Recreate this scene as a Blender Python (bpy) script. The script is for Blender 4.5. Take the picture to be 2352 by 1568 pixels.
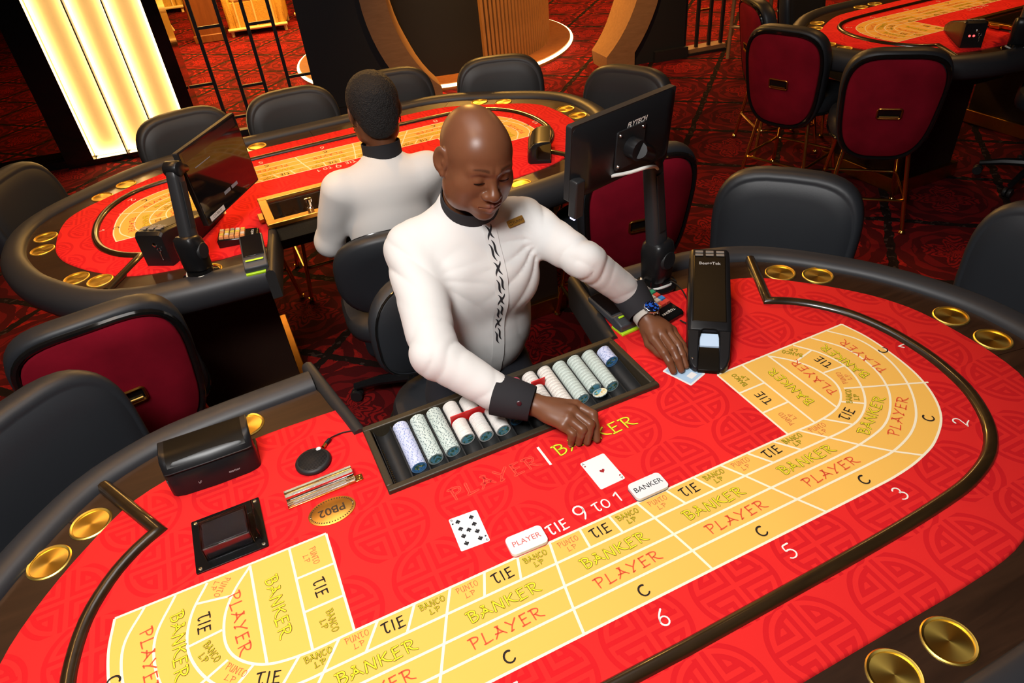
import bpy, bmesh, math, random
import numpy as np
from mathutils import Vector, Matrix

random.seed(7)
rng = np.random.default_rng(7)
scene = bpy.context.scene
for o in list(bpy.data.objects):
    bpy.data.objects.remove(o)
COL = scene.collection
H = 0.85                       # height of the felt above the floor

# ------------------------------------------------------------------ camera
cam_d = bpy.data.cameras.new('camera')
cam_d.sensor_fit = 'HORIZONTAL'
cam_d.sensor_width = 36.0
cam_d.lens = 1581.1 / 2352 * 36.0
cam_d.clip_end = 60
cam = bpy.data.objects.new('camera', cam_d)
COL.objects.link(cam)
cam.matrix_world = (Matrix.Translation((-0.44995, -0.94529, 1.15849 + H))
                    @ Matrix.Rotation(-0.373499, 4, 'Z') @ Matrix.Rotation(0.930969, 4, 'X')
                    @ Matrix.Rotation(-0.106787, 4, 'Z'))
scene.camera = cam

# ------------------------------------------------------------------ world, light, exposure
world = bpy.data.worlds.new('world')
scene.world = world
world.use_nodes = True
bg = world.node_tree.nodes['Background']
bg.inputs[0].default_value = (1.0, 0.72, 0.45, 1)
bg.inputs[1].default_value = 0.012
scene.view_settings.view_transform = 'Standard'
scene.view_settings.look = 'None'
scene.view_settings.exposure = 0.0
scene.view_settings.gamma = 1.0


def area(name, loc, aim, size, power, color, size_y=None, spread=180):
    d = bpy.data.lights.new(name, 'AREA')
    d.energy = power
    d.color = color
    d.size = size
    if size_y:
        d.shape = 'RECTANGLE'
        d.size_y = size_y
    d.spread = math.radians(spread)
    o = bpy.data.objects.new(name, d)
    COL.objects.link(o)
    o.location = loc
    o.rotation_euler = (Vector(aim) - Vector(loc)).to_track_quat('-Z', 'Y').to_euler()
    return o


def spot(name, loc, aim, power, color, angle=70, blend=0.6, rad=0.06):
    d = bpy.data.lights.new(name, 'SPOT')
    d.energy = power
    d.color = color
    d.spot_size = math.radians(angle)
    d.spot_blend = blend
    d.shadow_soft_size = rad
    o = bpy.data.objects.new(name, d)
    COL.objects.link(o)
    o.location = loc
    o.rotation_euler = (Vector(aim) - Vector(loc)).to_track_quat('-Z', 'Y').to_euler()
    return o


# neutral photographer's softbox above and behind the camera, then the room's warm ceiling lamps and some added fills
area('softbox', (-0.98, -0.70, 3.12), (0.0, 0.25, H), 0.85, 90, (1.0, 0.985, 0.965), spread=160)
area('dealer_fill', (-0.2, 0.75, 3.15), (-0.1, 1.1, 0), 1.1, 13, (1.0, 0.97, 0.94), spread=150)  # added neutral fill, brightens the shirt of the middle table's dealer
WARM = (1.0, 0.50, 0.14)
for i, (lx, ly, pw) in enumerate([(-0.75, 2.25, 95), (0.75, 2.25, 95), (4.1, 2.2, 90), (-1.4, 1.5, 58), (1.3, 1.2, 22), (-0.6, 0.3, 18), (-0.6, 3.9, 40)]):
    spot('ceiling_spot', (lx, ly, 3.05), (lx, ly, 0), pw, WARM, 95, 0.8, 0.05)
area('lounge_lamp', (0.6, 9.2, 2.9), (0.6, 9.2, 0), 3.0, 620, (1.0, 0.52, 0.12))
area('bay_fill', (-3.6, 8.0, 2.9), (-3.5, 7.6, 0), 1.0, 14, (1.0, 0.45, 0.12))  # added weak fill, lifts the furniture behind the dark glass
area('soffit_fill', (1.9, 5.75, 3.0), (2.6, 5.6, .8), 0.5, 330, (1.0, 0.50, 0.10))  # added fill, turns the inner face of the oak ring bright orange
spot('ring_fill', (2.2, 3.7, 3.1), (2.6, 5.2, .5), 300, (1.0, 0.55, 0.22), 75, 0.8, 0.06)  # added fill aimed at the oak ring, which is dark without it
area('corridor_lamp', (5.5, 7.0, 2.9), (5.2, 6.8, 0), 1.6, 170, (1.0, 0.50, 0.14))


# ------------------------------------------------------------------ helpers
def tag(o, label=None, cat=None, group=None, kind=None):
    if label:
        o['label'] = label
    if cat:
        o['category'] = cat
    if group:
        o['group'] = group
    if kind:
        o['kind'] = kind
    return o


def thing(name, loc=(0, 0, 0), rz=0.0, label=None, cat=None, group=None, kind=None):
    o = bpy.data.objects.new(name, None)
    o.empty_display_size = 0.05
    COL.objects.link(o)
    o.location = loc
    o.rotation_euler = (0, 0, rz)
    return tag(o, label, cat, group, kind)


def copy_tree(o, parent=None):
    c = o.copy()
    COL.objects.link(c)
    c.parent = parent
    for ch in list(o.children):
        copy_tree(ch, c)
    return c


class MB:
    """collects verts and faces for one mesh"""

    def __init__(self):
        self.v = []
        self.f = []
        self.m = []
        self.cur = 0

    def mat(self, i):
        self.cur = i
        return self

    def add(self, vs, fs):
        b = len(self.v)
        self.v += [tuple(p) for p in vs]
        self.f += [tuple(b + i for i in f) for f in fs]
        self.m += [self.cur] * len(fs)
        return self

    def box(self, c, s, R=None):
        x, y, z = s[0] / 2, s[1] / 2, s[2] / 2
        vs = [Vector((sx * x, sy * y, sz * z)) for sz in (-1, 1) for sy in (-1, 1) for sx in (-1, 1)]
        if R is not None:
            vs = [R @ p for p in vs]
        c = Vector(c)
        return self.add([p + c for p in vs], [(0, 2, 3, 1), (4, 5, 7, 6), (0, 1, 5, 4), (1, 3, 7, 5), (3, 2, 6, 7), (2, 0, 4, 6)])

    def tube(self, path, r, n=10, closed=False, cap=True):
        P = [Vector(p) for p in path]
        N = len(P)
        rr = r if isinstance(r, (list, tuple)) else [r] * N
        t0 = (P[1] - P[0]).normalized()
        up = Vector((0, 0, 1)) if abs(t0.z) < 0.9 else Vector((1, 0, 0))
        u = (up - t0 * up.dot(t0)).normalized()
        vs = []
        for i in range(N):
            if closed:
                t = (P[(i + 1) % N] - P[i - 1]).normalized()
            else:
                t = (P[min(i + 1, N - 1)] - P[max(i - 1, 0)]).normalized()
            u = (u - t * u.dot(t)).normalized()
            w = t.cross(u)
            for k in range(n):
                a = 2 * math.pi * k / n
                vs.append(P[i] + (u * math.cos(a) + w * math.sin(a)) * rr[i])
        fs = []
        for i in range(N if closed else N - 1):
            j = (i + 1) % N
            for k in range(n):
                fs.append((i * n + k, i * n + (k + 1) % n, j * n + (k + 1) % n, j * n + k))
        if cap and not closed:
            fs.append(tuple(reversed(range(n))))
            fs.append(tuple((N - 1) * n + k for k in range(n)))
        return self.add(vs, fs)

    def lathe(self, prof, n=24, c=(0, 0, 0), R=None, closed=False):
        vs = []
        c = Vector(c)
        for (r, z) in prof:
            for k in range(n):
                a = 2 * math.pi * k / n
                p = Vector((r * math.cos(a), r * math.sin(a), z))
                vs.append((R @ p if R is not None else p) + c)
        fs = []
        M = len(prof)
        for i in range(M if closed else M - 1):
            j = (i + 1) % M
            for k in range(n):
                fs.append((i * n + k, i * n + (k + 1) % n, j * n + (k + 1) % n, j * n + k))
        if not closed:
            if prof[0][0] > 1e-6:
                fs.append(tuple(reversed(range(n))))
            if prof[-1][0] > 1e-6:
                fs.append(tuple((M - 1) * n + k for k in range(n)))
        return self.add(vs, fs)

    def loft(self, rings, cap=(True, True), closed=True):
        n = len(rings[0])
        vs = [p for r in rings for p in r]
        fs = []
        for i in range(len(rings) - 1):
            for k in range(n if closed else n - 1):
                k2 = (k + 1) % n
                fs.append((i * n + k, i * n + k2, (i + 1) * n + k2, (i + 1) * n + k))
        if cap[0]:
            fs.append(tuple(reversed(range(n))))
        if cap[1]:
            fs.append(tuple((len(rings) - 1) * n + k for k in range(n)))
        return self.add(vs, fs)

    def prism(self, pts, z0, z1):
        return self.loft([[(x, y, z0) for x, y in pts], [(x, y, z1) for x, y in pts]])

    def build(self, name, mat, parent=None, smooth=True, bevel=0, seg=2, angle=40, loc=None, rot=None):
        me = bpy.data.meshes.new(name)
        me.from_pydata(self.v, [], self.f)
        mats = mat if isinstance(mat, (list, tuple)) else [mat]
        for m_ in mats:
            me.materials.append(m_)
        if len(mats) > 1:
            me.polygons.foreach_set('material_index', self.m)
        bm = bmesh.new()
        bm.from_mesh(me)
        big = [f for f in bm.faces if len(f.verts) > 4]
        bmesh.ops.recalc_face_normals(bm, faces=bm.faces)
        if big:
            bmesh.ops.triangulate(bm, faces=[f for f in bm.faces if len(f.verts) > 4])
        bm.to_mesh(me)
        bm.free()
        if smooth:
            me.polygons.foreach_set('use_smooth', [True] * len(me.polygons))
            me.set_sharp_from_angle(angle=math.radians(angle))
        o = bpy.data.objects.new(name, me)
        COL.objects.link(o)
        o.parent = parent
        if loc is not None:
            o.location = loc
        if rot is not None:
            o.rotation_euler = rot
        if bevel:
            b = o.modifiers.new('bevel', 'BEVEL')
            b.width = bevel
            b.segments = seg
            b.limit_method = 'ANGLE'
            b.angle_limit = math.radians(50)
            b.harden_normals = False
        return o


def catmull(pts, n=6, closed=False):
    P = [Vector(p) for p in pts]
    out = []
    N = len(P)
    for i in range(N if closed else N - 1):
        if closed:
            p0, p1, p2, p3 = P[i - 1], P[i], P[(i + 1) % N], P[(i + 2) % N]
        else:
            p1, p2 = P[i], P[i + 1]
            p0 = P[i - 1] if i > 0 else p1 * 2 - p2
            p3 = P[i + 2] if i + 2 < N else p2 * 2 - p1
        for k in range(n):
            t = k / n
            out.append(0.5 * ((2 * p1) + (p2 - p0) * t + (2 * p0 - 5 * p1 + 4 * p2 - p3) * t * t
                              + (3 * p1 - p0 - 3 * p2 + p3) * t ** 3))
    if not closed:
        out.append(P[-1])
    return out


def resample(pts, n):
    P = np.array([tuple(p) for p in pts], float)
    d = np.concatenate([[0], np.cumsum(np.linalg.norm(np.diff(P, axis=0), axis=1))])
    s = np.linspace(0, d[-1], n)
    return [tuple(np.interp(v, d, P[:, k]) for k in range(P.shape[1])) for v in s]


def rrect(w, h, r, n=5, cx=0.0, cy=0.0):
    out = []
    for (sx, sy, a0) in ((1, 1, 0), (-1, 1, 90), (-1, -1, 180), (1, -1, 270)):
        for k in range(n + 1):
            a = math.radians(a0 + 90 * k / n)
            out.append((cx + sx * (w / 2 - r) + r * math.cos(a), cy + sy * (h / 2 - r) + r * math.sin(a)))
    return out


# ------------------------------------------------------------------ node expressions
class X:
    nt = None

    def __init__(self, s):
        self.s = s

    @staticmethod
    def op(o, *a):
        n = X.nt.nodes.new('ShaderNodeMath')
        n.operation = o
        for i, v in enumerate(a):
            if isinstance(v, X):
                X.nt.links.new(v.s, n.inputs[i])
            else:
                n.inputs[i].default_value = v
        return X(n.outputs[0])

    def __add__(s, o): return X.op('ADD', s, o)
    def __radd__(s, o): return X.op('ADD', s, o)
    def __sub__(s, o): return X.op('SUBTRACT', s, o)
    def __rsub__(s, o): return X.op('SUBTRACT', o, s)
    def __mul__(s, o): return X.op('MULTIPLY', s, o)
    def __rmul__(s, o): return X.op('MULTIPLY', s, o)
    def __truediv__(s, o): return X.op('DIVIDE', s, o)
    def __gt__(s, o): return X.op('GREATER_THAN', s, o)
    def __lt__(s, o): return X.op('LESS_THAN', s, o)
    def __and__(s, o): return X.op('MULTIPLY', s, o)
    def __or__(s, o): return X.op('MAXIMUM', s, o)
    def abs(s): return X.op('ABSOLUTE', s)
    def round(s): return X.op('ROUND', s)
    def frac(s): return X.op('FRACT', s)
    def sqrt(s): return X.op('SQRT', s)
    def inr(s, a, b): return (s > a) & (s < b)


def new_mat(name):
    m = bpy.data.materials.new(name)
    m.use_nodes = True
    nt = m.node_tree
    X.nt = nt
    b = nt.nodes['Principled BSDF']
    return m, nt, b


def coords(nt, kind='Object'):
    t = nt.nodes.new('ShaderNodeTexCoord')
    s = nt.nodes.new('ShaderNodeSeparateXYZ')
    nt.links.new(t.outputs[kind], s.inputs[0])
    return t.outputs[kind], X(s.outputs[0]), X(s.outputs[1]), X(s.outputs[2])


def mixc(nt, fac, a, b):
    n = nt.nodes.new('ShaderNodeMix')
    n.data_type = 'RGBA'
    for sock, v in ((n.inputs[0], fac), (n.inputs[6], a), (n.inputs[7], b)):
        if isinstance(v, X):
            nt.links.new(v.s, sock)
        elif hasattr(v, 'is_output'):
            nt.links.new(v, sock)
        elif isinstance(v, (int, float)):
            sock.default_value = v
        else:
            sock.default_value = (v[0], v[1], v[2], 1)
    return n.outputs[2]


def noise(nt, vec, scale, detail=2.0, rough=0.5, dist=0.0):
    n = nt.nodes.new('ShaderNodeTexNoise')
    n.inputs['Scale'].default_value = scale
    n.inputs['Detail'].default_value = detail
    n.inputs['Roughness'].default_value = rough
    n.inputs['Distortion'].default_value = dist
    if vec is not None:
        nt.links.new(vec, n.inputs['Vector'])
    return X(n.outputs[0])


def bump(nt, b, h, strength=0.2, dist=0.01):
    n = nt.nodes.new('ShaderNodeBump')
    n.inputs['Strength'].default_value = strength
    n.inputs['Distance'].default_value = dist
    nt.links.new(h.s, n.inputs['Height'])
    nt.links.new(n.outputs[0], b.inputs['Normal'])


def mat(name, col, rough=0.5, metal=0.0, coat=0.0, emit=None, es=1.0, spec=0.5, var=0.0, vscale=8.0,
        bmp=0.0, bscale=80.0, bdist=0.002, trans=0.0, sheen=0.0, ior=1.45, sss=0.0, alpha=1.0):
    m, nt, b = new_mat(name)
    b.inputs['Roughness'].default_value = rough
    b.inputs['Metallic'].default_value = metal
    b.inputs['Coat Weight'].default_value = coat
    b.inputs['Specular IOR Level'].default_value = spec
    b.inputs['IOR'].default_value = ior
    b.inputs['Transmission Weight'].default_value = trans
    b.inputs['Alpha'].default_value = alpha
    if sheen:
        b.inputs['Sheen Weight'].default_value = sheen
        b.inputs['Sheen Roughness'].default_value = 0.4
    if sss:
        b.inputs['Subsurface Weight'].default_value = sss
        b.inputs['Subsurface Scale'].default_value = 0.01
    vec, x, y, z = coords(nt)
    if var:
        f = noise(nt, vec, vscale, 4)
        lo = [c * (1 - var) for c in col]
        hi = [min(1, c * (1 + var)) for c in col]
        nt.links.new(mixc(nt, f, lo, hi), b.inputs['Base Color'])
    else:
        b.inputs['Base Color'].default_value = (*col, 1)
    if bmp:
        bump(nt, b, noise(nt, vec, bscale, 3), bmp, bdist)
    if emit:
        b.inputs['Emission Color'].default_value = (*emit, 1)
        b.inputs['Emission Strength'].default_value = es
    return m


M = {}
M['leather'] = mat('black_leather', (0.018, 0.0205, 0.025), 0.46, bmp=0.25, bscale=420, bdist=0.0006, spec=0.5)
M['rail'] = mat('rail_leather', (0.026, 0.027, 0.031), 0.46, bmp=0.2, bscale=380, bdist=0.0006)
M['edge_leather'] = mat('recess_leather', (0.022, 0.021, 0.021), 0.5, bmp=0.25, bscale=380, bdist=0.0006)
M['maroon'] = mat('maroon_velvet', (0.20, 0.004, 0.014), 0.9, var=0.55, vscale=7, spec=0.12, bmp=0.2, bscale=300, bdist=0.001)
M['gloss_black'] = mat('gloss_black', (0.006, 0.006, 0.006), 0.12, coat=0.3)
M['plastic'] = mat('black_plastic', (0.010, 0.010, 0.011), 0.32, spec=.35, bmp=0.05, bscale=600, bdist=0.0004)
M['plastic_matt'] = mat('black_plastic_matt', (0.014, 0.014, 0.015), 0.5, bmp=0.08, bscale=700, bdist=0.0004)
M['arm_grey'] = mat('arm_charcoal', (0.024, 0.025, 0.028), 0.38, bmp=0.05, bscale=600, bdist=0.0003)
M['brass'] = mat('brass', (0.83, 0.50, 0.13), 0.22, 1.0, var=0.06, vscale=30)
M['plate_brass'] = mat('plate_brass', (0.72, 0.37, 0.07), 0.46, 1.0, var=0.12, vscale=60)
M['brass_dark'] = mat('aged_brass', (0.50, 0.24, 0.045), 0.33, 1.0, var=0.18, vscale=40)
M['chrome'] = mat('chrome', (0.75, 0.75, 0.76), 0.12, 1.0)
M['steel'] = mat('steel_screw', (0.55, 0.55, 0.55), 0.25, 1.0)
M['white_print'] = mat('white_print', (0.86, 0.82, 0.76), 0.8)
M['line'] = mat('cream_line', (0.90, 0.82, 0.62), 0.8)
M['black_print'] = mat('black_print', (0.012, 0.006, 0.004), 0.8)
M['red_print'] = mat('red_print', (0.72, 0.085, 0.030), 0.8)
M['thin_red_print'] = mat('thin_red_print', (0.66, 0.16, 0.05), 0.8)
M['yellow_print'] = mat('yellow_print', (0.86, 0.72, 0.02), 0.8)
M['olive_print'] = mat('olive_print', (0.12, 0.085, 0.004), 0.8)
M['orange_print'] = mat('orange_print', (0.80, 0.14, 0.055), 0.8)
M['felt_red'] = mat('felt_red_print', (0.72, 0.018, 0.018), 0.85)
M['white'] = mat('white_plastic', (0.80, 0.80, 0.80), 0.35)
M['card'] = mat('card_stock', (0.82, 0.82, 0.82), 0.4)
M['card_blue'] = mat('card_back_blue', (0.42, 0.60, 0.80), 0.4)
M['acrylic'] = mat('clear_acrylic', (0.97, 0.97, 0.97), 0.03, trans=1.0, ior=1.49)
M['smoke'] = mat('smoked_acrylic', (0.32, 0.30, 0.30), 0.03, trans=1.0, ior=1.49)
M['lime'] = mat('lime_plastic', (0.50, 0.82, 0.02), 0.45)
M['grey_plastic'] = mat('grey_plastic', (0.055, 0.058, 0.065), 0.45)
M['screen'] = mat('dark_screen', (0.006, 0.006, 0.007), 0.07, coat=0.4)
M['cable_white'] = mat('white_cable', (0.62, 0.62, 0.58), 0.45)
M['cable_black'] = mat('black_cable', (0.01, 0.01, 0.01), 0.4)
M['shirt'] = mat('white_shirt', (0.66, 0.65, 0.635), 0.8, bmp=0.08, bscale=900, bdist=0.0004, sheen=0.1)
M['black_cloth'] = mat('black_cloth', (0.014, 0.013, 0.016), 0.85, bmp=0.2, bscale=900, bdist=0.0006)
M['trouser'] = mat('dark_denim', (0.016, 0.017, 0.024), 0.9, bmp=0.3, bscale=500, bdist=0.001)
M['hair'] = mat('black_hair', (0.008, 0.006, 0.006), 0.7, bmp=1.0, bscale=260, bdist=0.006)
M['chip_tray'] = mat('tray_bronze', (0.045, 0.034, 0.020), 0.45, 0.2, var=0.35, vscale=260, bmp=0.3, bscale=500, bdist=0.0006)
M['tray_inner'] = mat('tray_inner', (0.016, 0.016, 0.016), 0.5, var=0.3, vscale=60)
M['red_plastic'] = mat('red_plastic', (0.72, 0.015, 0.015), 0.4)
M['oak'] = None


def make_wood(name, c1, c2, scale, rough, coat, axis=0, stretch=12.0):
    m, nt, b = new_mat(name)
    vec, x, y, z = coords(nt)
    mp = nt.nodes.new('ShaderNodeMapping')
    sc = [stretch, stretch, stretch]
    sc[axis] = 1.0
    mp.inputs['Scale'].default_value = sc
    nt.links.new(vec, mp.inputs['Vector'])
    f = noise(nt, mp.outputs[0], scale, 6, 0.6, 0.6)
    g = noise(nt, vec, 3.0, 2)
    ff = X.op('SMOOTH_MIN', f * 1.25 + g * 0.3 - 0.3, 1.0, 0.05)
    nt.links.new(mixc(nt, ff, c1, c2), b.inputs['Base Color'])
    b.inputs['Roughness'].default_value = rough
    b.inputs['Coat Weight'].default_value = coat
    b.inputs['Coat Roughness'].default_value = 0.12
    bump(nt, b, f, 0.06, 0.001)
    return m


M['walnut'] = make_wood('walnut_rim', (0.010, 0.005, 0.003), (0.052, 0.023, 0.011), 4.0, 0.35, 0.5, 0, 10)
M['molding'] = make_wood('walnut_molding', (0.007, 0.004, 0.002), (0.042, 0.022, 0.007), 5.0, 0.3, 0.5, 0, 9)
M['oak'] = make_wood('oak_veneer', (0.22, 0.115, 0.05), (0.36, 0.20, 0.09), 5.0, 0.5, 0.0, 0, 8)
M['lounge_wood'] = make_wood('lounge_wood', (0.14, 0.045, 0.012), (0.28, 0.10, 0.03), 3.0, 0.45, 0.0, 2, 8)

# brushed cup holder metal: ring streaks
m, nt, b = new_mat('brushed_brass')
vec, x, y, z = coords(nt)
f = noise(nt, vec, 3.0, 2)
st = X.op('SINE', z * 5200.0) * 0.5 + 0.5
b.inputs['Metallic'].default_value = 1.0
b.inputs['Base Color'].default_value = (0.95, 0.66, 0.14, 1)
b.inputs['Roughness'].default_value = 0.36
b.inputs['Anisotropic'].default_value = 0.6
bump(nt, b, st, 0.08, 0.0004)
M['cup'] = m

# felt with tone-on-tone medallions
m, nt, b = new_mat('red_felt')
vec, x, y, z = coords(nt)
R0 = 0.0865
j = ((y - 0.045) / -0.148).round()
u = x - 0.004 - j * 0.05
u = (u - (u / 0.1935).round() * 0.1935) / R0
v = (y - 0.045 + j * 0.148) / R0
r = (u * u + v * v).sqrt()
au, av = u.abs(), v.abs()
same = (u * v) > 0.0
a_ = au * same + av * (1.0 - same)
b_ = av * same + au * (1.0 - same)
ring = r.inr(0.885, 1.0)
lb = ((a_.inr(0.055, 0.16) & (b_ > 0.055)) | (b_.inr(0.055, 0.16) & (a_ > 0.055) & (a_ < 0.80))) & (r < 0.89)
arc = r.inr(0.66, 0.775) & (a_ > 0.26) & (b_ > 0.16)
bar = a_.inr(0.26, 0.375) & (b_ > 0.27) & (r < 0.7)
hook = (b_.inr(0.27, 0.375) & a_.inr(0.26, 0.60)) | (a_.inr(0.50, 0.60) & b_.inr(0.27, 0.46))
pat = ring | lb | arc | bar | hook
fine = noise(nt, vec, 900.0, 2)
c = mixc(nt, pat, (0.80, 0.022, 0.020), (0.66, 0.011, 0.015))
n2 = nt.nodes.new('ShaderNodeMix')
n2.data_type = 'RGBA'
n2.blend_type = 'MULTIPLY'
n2.inputs[0].default_value = 0.25
nt.links.new(c, n2.inputs[6])
nt.links.new(fine.s, n2.inputs[7])
nt.links.new(c, b.inputs['Base Color'])
b.inputs['Roughness'].default_value = 0.9
b.inputs['Specular IOR Level'].default_value = 0.15
bump(nt, b, fine, 0.12, 0.0006)
M['felt'] = m
m, nt, b = new_mat('yellow_felt')
vec, x, y, z = coords(nt)
fine = noise(nt, vec, 900.0, 2)
b.inputs['Base Color'].default_value = (0.87, 0.495, 0.10, 1)
b.inputs['Roughness'].default_value = 0.9
b.inputs['Specular IOR Level'].default_value = 0.15
bump(nt, b, fine, 0.12, 0.0006)
M['yellow'] = m

# carpet: diagonal damask tiles
m, nt, b = new_mat('damask_carpet')
vec, x, y, z = coords(nt)
T = 0.65
s2 = math.sqrt(0.5)
p = (x * s2 + y * s2) / T + 0.215
q = (x * s2 - y * s2) / T + 0.45
pu = (p.frac() - 0.5) * 2.0
qv = (q.frac() - 0.5) * 2.0
nz = noise(nt, vec, 9.0, 3)
pw = pu + (nz - 0.5) * 0.16
qw = qv + (noise(nt, vec, 11.0, 3) - 0.5) * 0.16
r = (pw * pw + qw * qw).sqrt()
ap, aq = pw.abs(), qw.abs()
mx = X.op('MAXIMUM', ap, aq)
ang = X.op('ARCTAN2', qw, pw)
pet = X.op('COSINE', ang * 8.0)
pet4 = X.op('COSINE', ang * 4.0)
med = (r < (0.80 + pet * 0.05)) & (r > 0.70)
core = (r < (0.46 + pet4 * 0.12)) & ((r * 8.0 + pet * 0.7).frac() > 0.40)
corner = (mx < 0.93) & (r > 0.97) & (X.op('SINE', r * 15.0 + pet * 1.5) > -0.3)
fil = (r.inr(0.50, 0.68)) & (X.op('SINE', r * 17.0 + pet4 * 2.0) > 0.1)
scr = noise(nt, vec, 26.0, 3)
band = mx > 0.93
bright = (core | corner) & (scr > 0.40)
c = mixc(nt, med | fil, (0.070, 0.004, 0.005), (0.145, 0.006, 0.007))
c = mixc(nt, bright, c, (0.24, 0.008, 0.008))
c = mixc(nt, corner & (scr > 0.58), c, (0.33, 0.012, 0.008))
c = mixc(nt, band, c, (0.012, 0.006, 0.005))
c = mixc(nt, band & (scr > 0.60), c, (0.050, 0.030, 0.026))
nt.links.new(c, b.inputs['Base Color'])
b.inputs['Roughness'].default_value = 0.95
b.inputs['Specular IOR Level'].default_value = 0.1
bump(nt, b, noise(nt, vec, 500.0, 2), 0.4, 0.003)
M['carpet'] = m

# ------------------------------------------------------------------ brush lettering
def arcp(cx, cy, rx, ry, a0, a1, n=10):
    return [(cx + rx * math.cos(math.radians(a0 + (a1 - a0) * i / n)), cy + ry * math.sin(math.radians(a0 + (a1 - a0) * i / n))) for i in range(n + 1)]


GL = {
    'A': (0.95, [[(.48, .90), (.33, .42), (.02, .0)], [(.38, .93), (.62, .50), (.98, .10)], [(.10, .40), (.78, .36)], [(.26, 1.0), (.56, .98)]]),
    'B': (0.80, [[(.16, 1.0), (.22, .0)], [(-.04, .97), (.40, 1.0), (.66, .88), (.62, .66), (.30, .55)], [(.30, .55), (.70, .52), (.80, .28), (.58, .06), (.22, .0)]]),
    'N': (0.85, [[(.05, .0), (.12, .98)], [(.10, .98), (.76, .02)], [(.76, .02), (.80, 1.0)]]),
    'K': (0.85, [[(.10, 1.0), (.12, .0)], [(.72, .95), (.16, .50)], [(.30, .58), (.60, .22), (.95, .06)]]),
    'E': (0.74, [[(.12, 1.0), (.18, .02)], [(.12, .96), (.66, 1.0)], [(.16, .52), (.60, .56)], [(.02, .0), (.72, .04)]]),
    'R': (0.92, [[(.16, 1.0), (.22, .0)], [(-.06, .96), (.40, 1.0), (.72, .86), (.62, .60), (.24, .48)], [(.36, .50), (.64, .18), (1.02, .02)]]),
    'P': (0.78, [[(.16, 1.0), (.22, .0)], [(-.06, .96), (.40, 1.0), (.72, .86), (.62, .60), (.24, .48)]]),
    'L': (0.76, [[(.16, 1.0), (.14, .04)], [(.02, .02), (.40, .05), (.76, .10)]]),
    'Y': (0.88, [[(.0, 1.0), (.40, .52)], [(.86, 1.0), (.42, .48), (.20, .04)], [(.16, .04), (.42, .10)]]),
    'T': (0.72, [[(-.02, .90), (.36, .98), (.72, 1.0)], [(.34, .96), (.30, .40), (.38, .06), (.60, .04), (.66, .16)]]),
    'I': (0.30, [[(.14, 1.0), (.16, .0)]]),
    'U': (0.78, [[(.10, 1.0), (.10, .35), (.30, .02), (.56, .08), (.68, .40)], [(.68, 1.0), (.70, .0)]]),
    'O': (0.88, [arcp(.44, .5, .38, .48, 90, 450, 16)]),
    'C': (0.80, [arcp(.46, .48, .40, .46, 62, 325, 14)]),
    '1': (0.50, [[(.02, .74), (.34, 1.0)], [(.34, 1.0), (.36, .0)]]),
    '2': (0.70, [arcp(.34, .70, .26, .28, 160, -20, 8) + [(.10, .08)], [(.06, .06), (.34, .10), (.70, .0)]]),
    '3': (0.68, [arcp(.30, .74, .24, .24, 150, -80, 8), arcp(.30, .28, .32, .28, 80, -140, 8)]),
    '5': (0.68, [[(.62, 1.0), (.20, .96), (.14, .60)], arcp(.30, .32, .32, .30, 115, -140, 9)]),
    '6': (0.70, [[(.54, 1.0), (.22, .66), (.08, .34)], arcp(.34, .28, .26, .28, 180, 540, 14)]),
    '7': (0.68, [[(.04, .96), (.62, 1.0)], [(.62, 1.0), (.36, .5), (.24, .0)]]),
    '8': (0.70, [arcp(.34, .74, .24, .25, 0, 360, 14), arcp(.34, .25, .30, .26, 0, 360, 14)]),
    '9': (0.70, [arcp(.34, .70, .28, .29, 0, 360, 14), [(.62, .70), (.56, .30), (.40, .0)]]),
    '0': (0.72, [arcp(.34, .5, .28, .48, 90, 450, 16)]),
}


def word_strokes(word, h, sp=0.22):
    w = 0.0
    out = []
    for ch in word:
        if ch == ' ':
            w += 0.55
            continue
        gw, st = GL[ch]
        for s in st:
            out.append([((x + w) * h, (y - 0.5) * h) for x, y in s])
        w += gw + sp
    w -= sp
    return [[(x - w * h / 2, y) for x, y in s] for s in out], w * h


def ribbons(mb, strokes, wd, z, xf):
    for s in strokes:
        P = catmull([(a, b, 0) for a, b in s], 4) if 2 < len(s) < 8 else [Vector((a, b, 0)) for a, b in s]
        n = len(P)
        Lp, Rp = [], []
        for i in range(n):
            t = (P[min(i + 1, n - 1)] - P[max(i - 1, 0)]).normalized()
            q = Vector((-t.y, t.x, 0)) * wd / 2
            k = 1.0 - 0.28 * i / max(1, n - 1)
            Lp.append(P[i] + q * k)
            Rp.append(P[i] - q * k)
        t0 = (P[1] - P[0]).normalized() * wd * 0.4
        t1 = (P[-1] - P[-2]).normalized() * wd * 0.28
        loop = [P[0] - t0] + Lp + [P[-1] + t1] + list(reversed(Rp))
        vs = []
        for p_ in loop:
            x, y = xf(p_.x, p_.y)
            vs.append((x, y, z))
        m_ = len(loop)
        fs = [(0, 1, m_ - 1)]
        for i in range(n - 1):
            fs.append((1 + i, 2 + i, m_ - 2 - i, m_ - 1 - i))
        fs.append((n, n + 1, n + 2))
        mb.add(vs, fs)


def put(mb, word, cx, cy, deg, h, wd, z, width=None):
    st, w = word_strokes(word, h)
    kx = (width / w) if width else 1.0
    c_, s_ = math.cos(math.radians(deg)), math.sin(math.radians(deg))
    ribbons(mb, [[(x * kx, y) for x, y in s] for s in st], wd, z, lambda x, y: (cx + x * c_ - y * s_, cy + x * s_ + y * c_))


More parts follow.
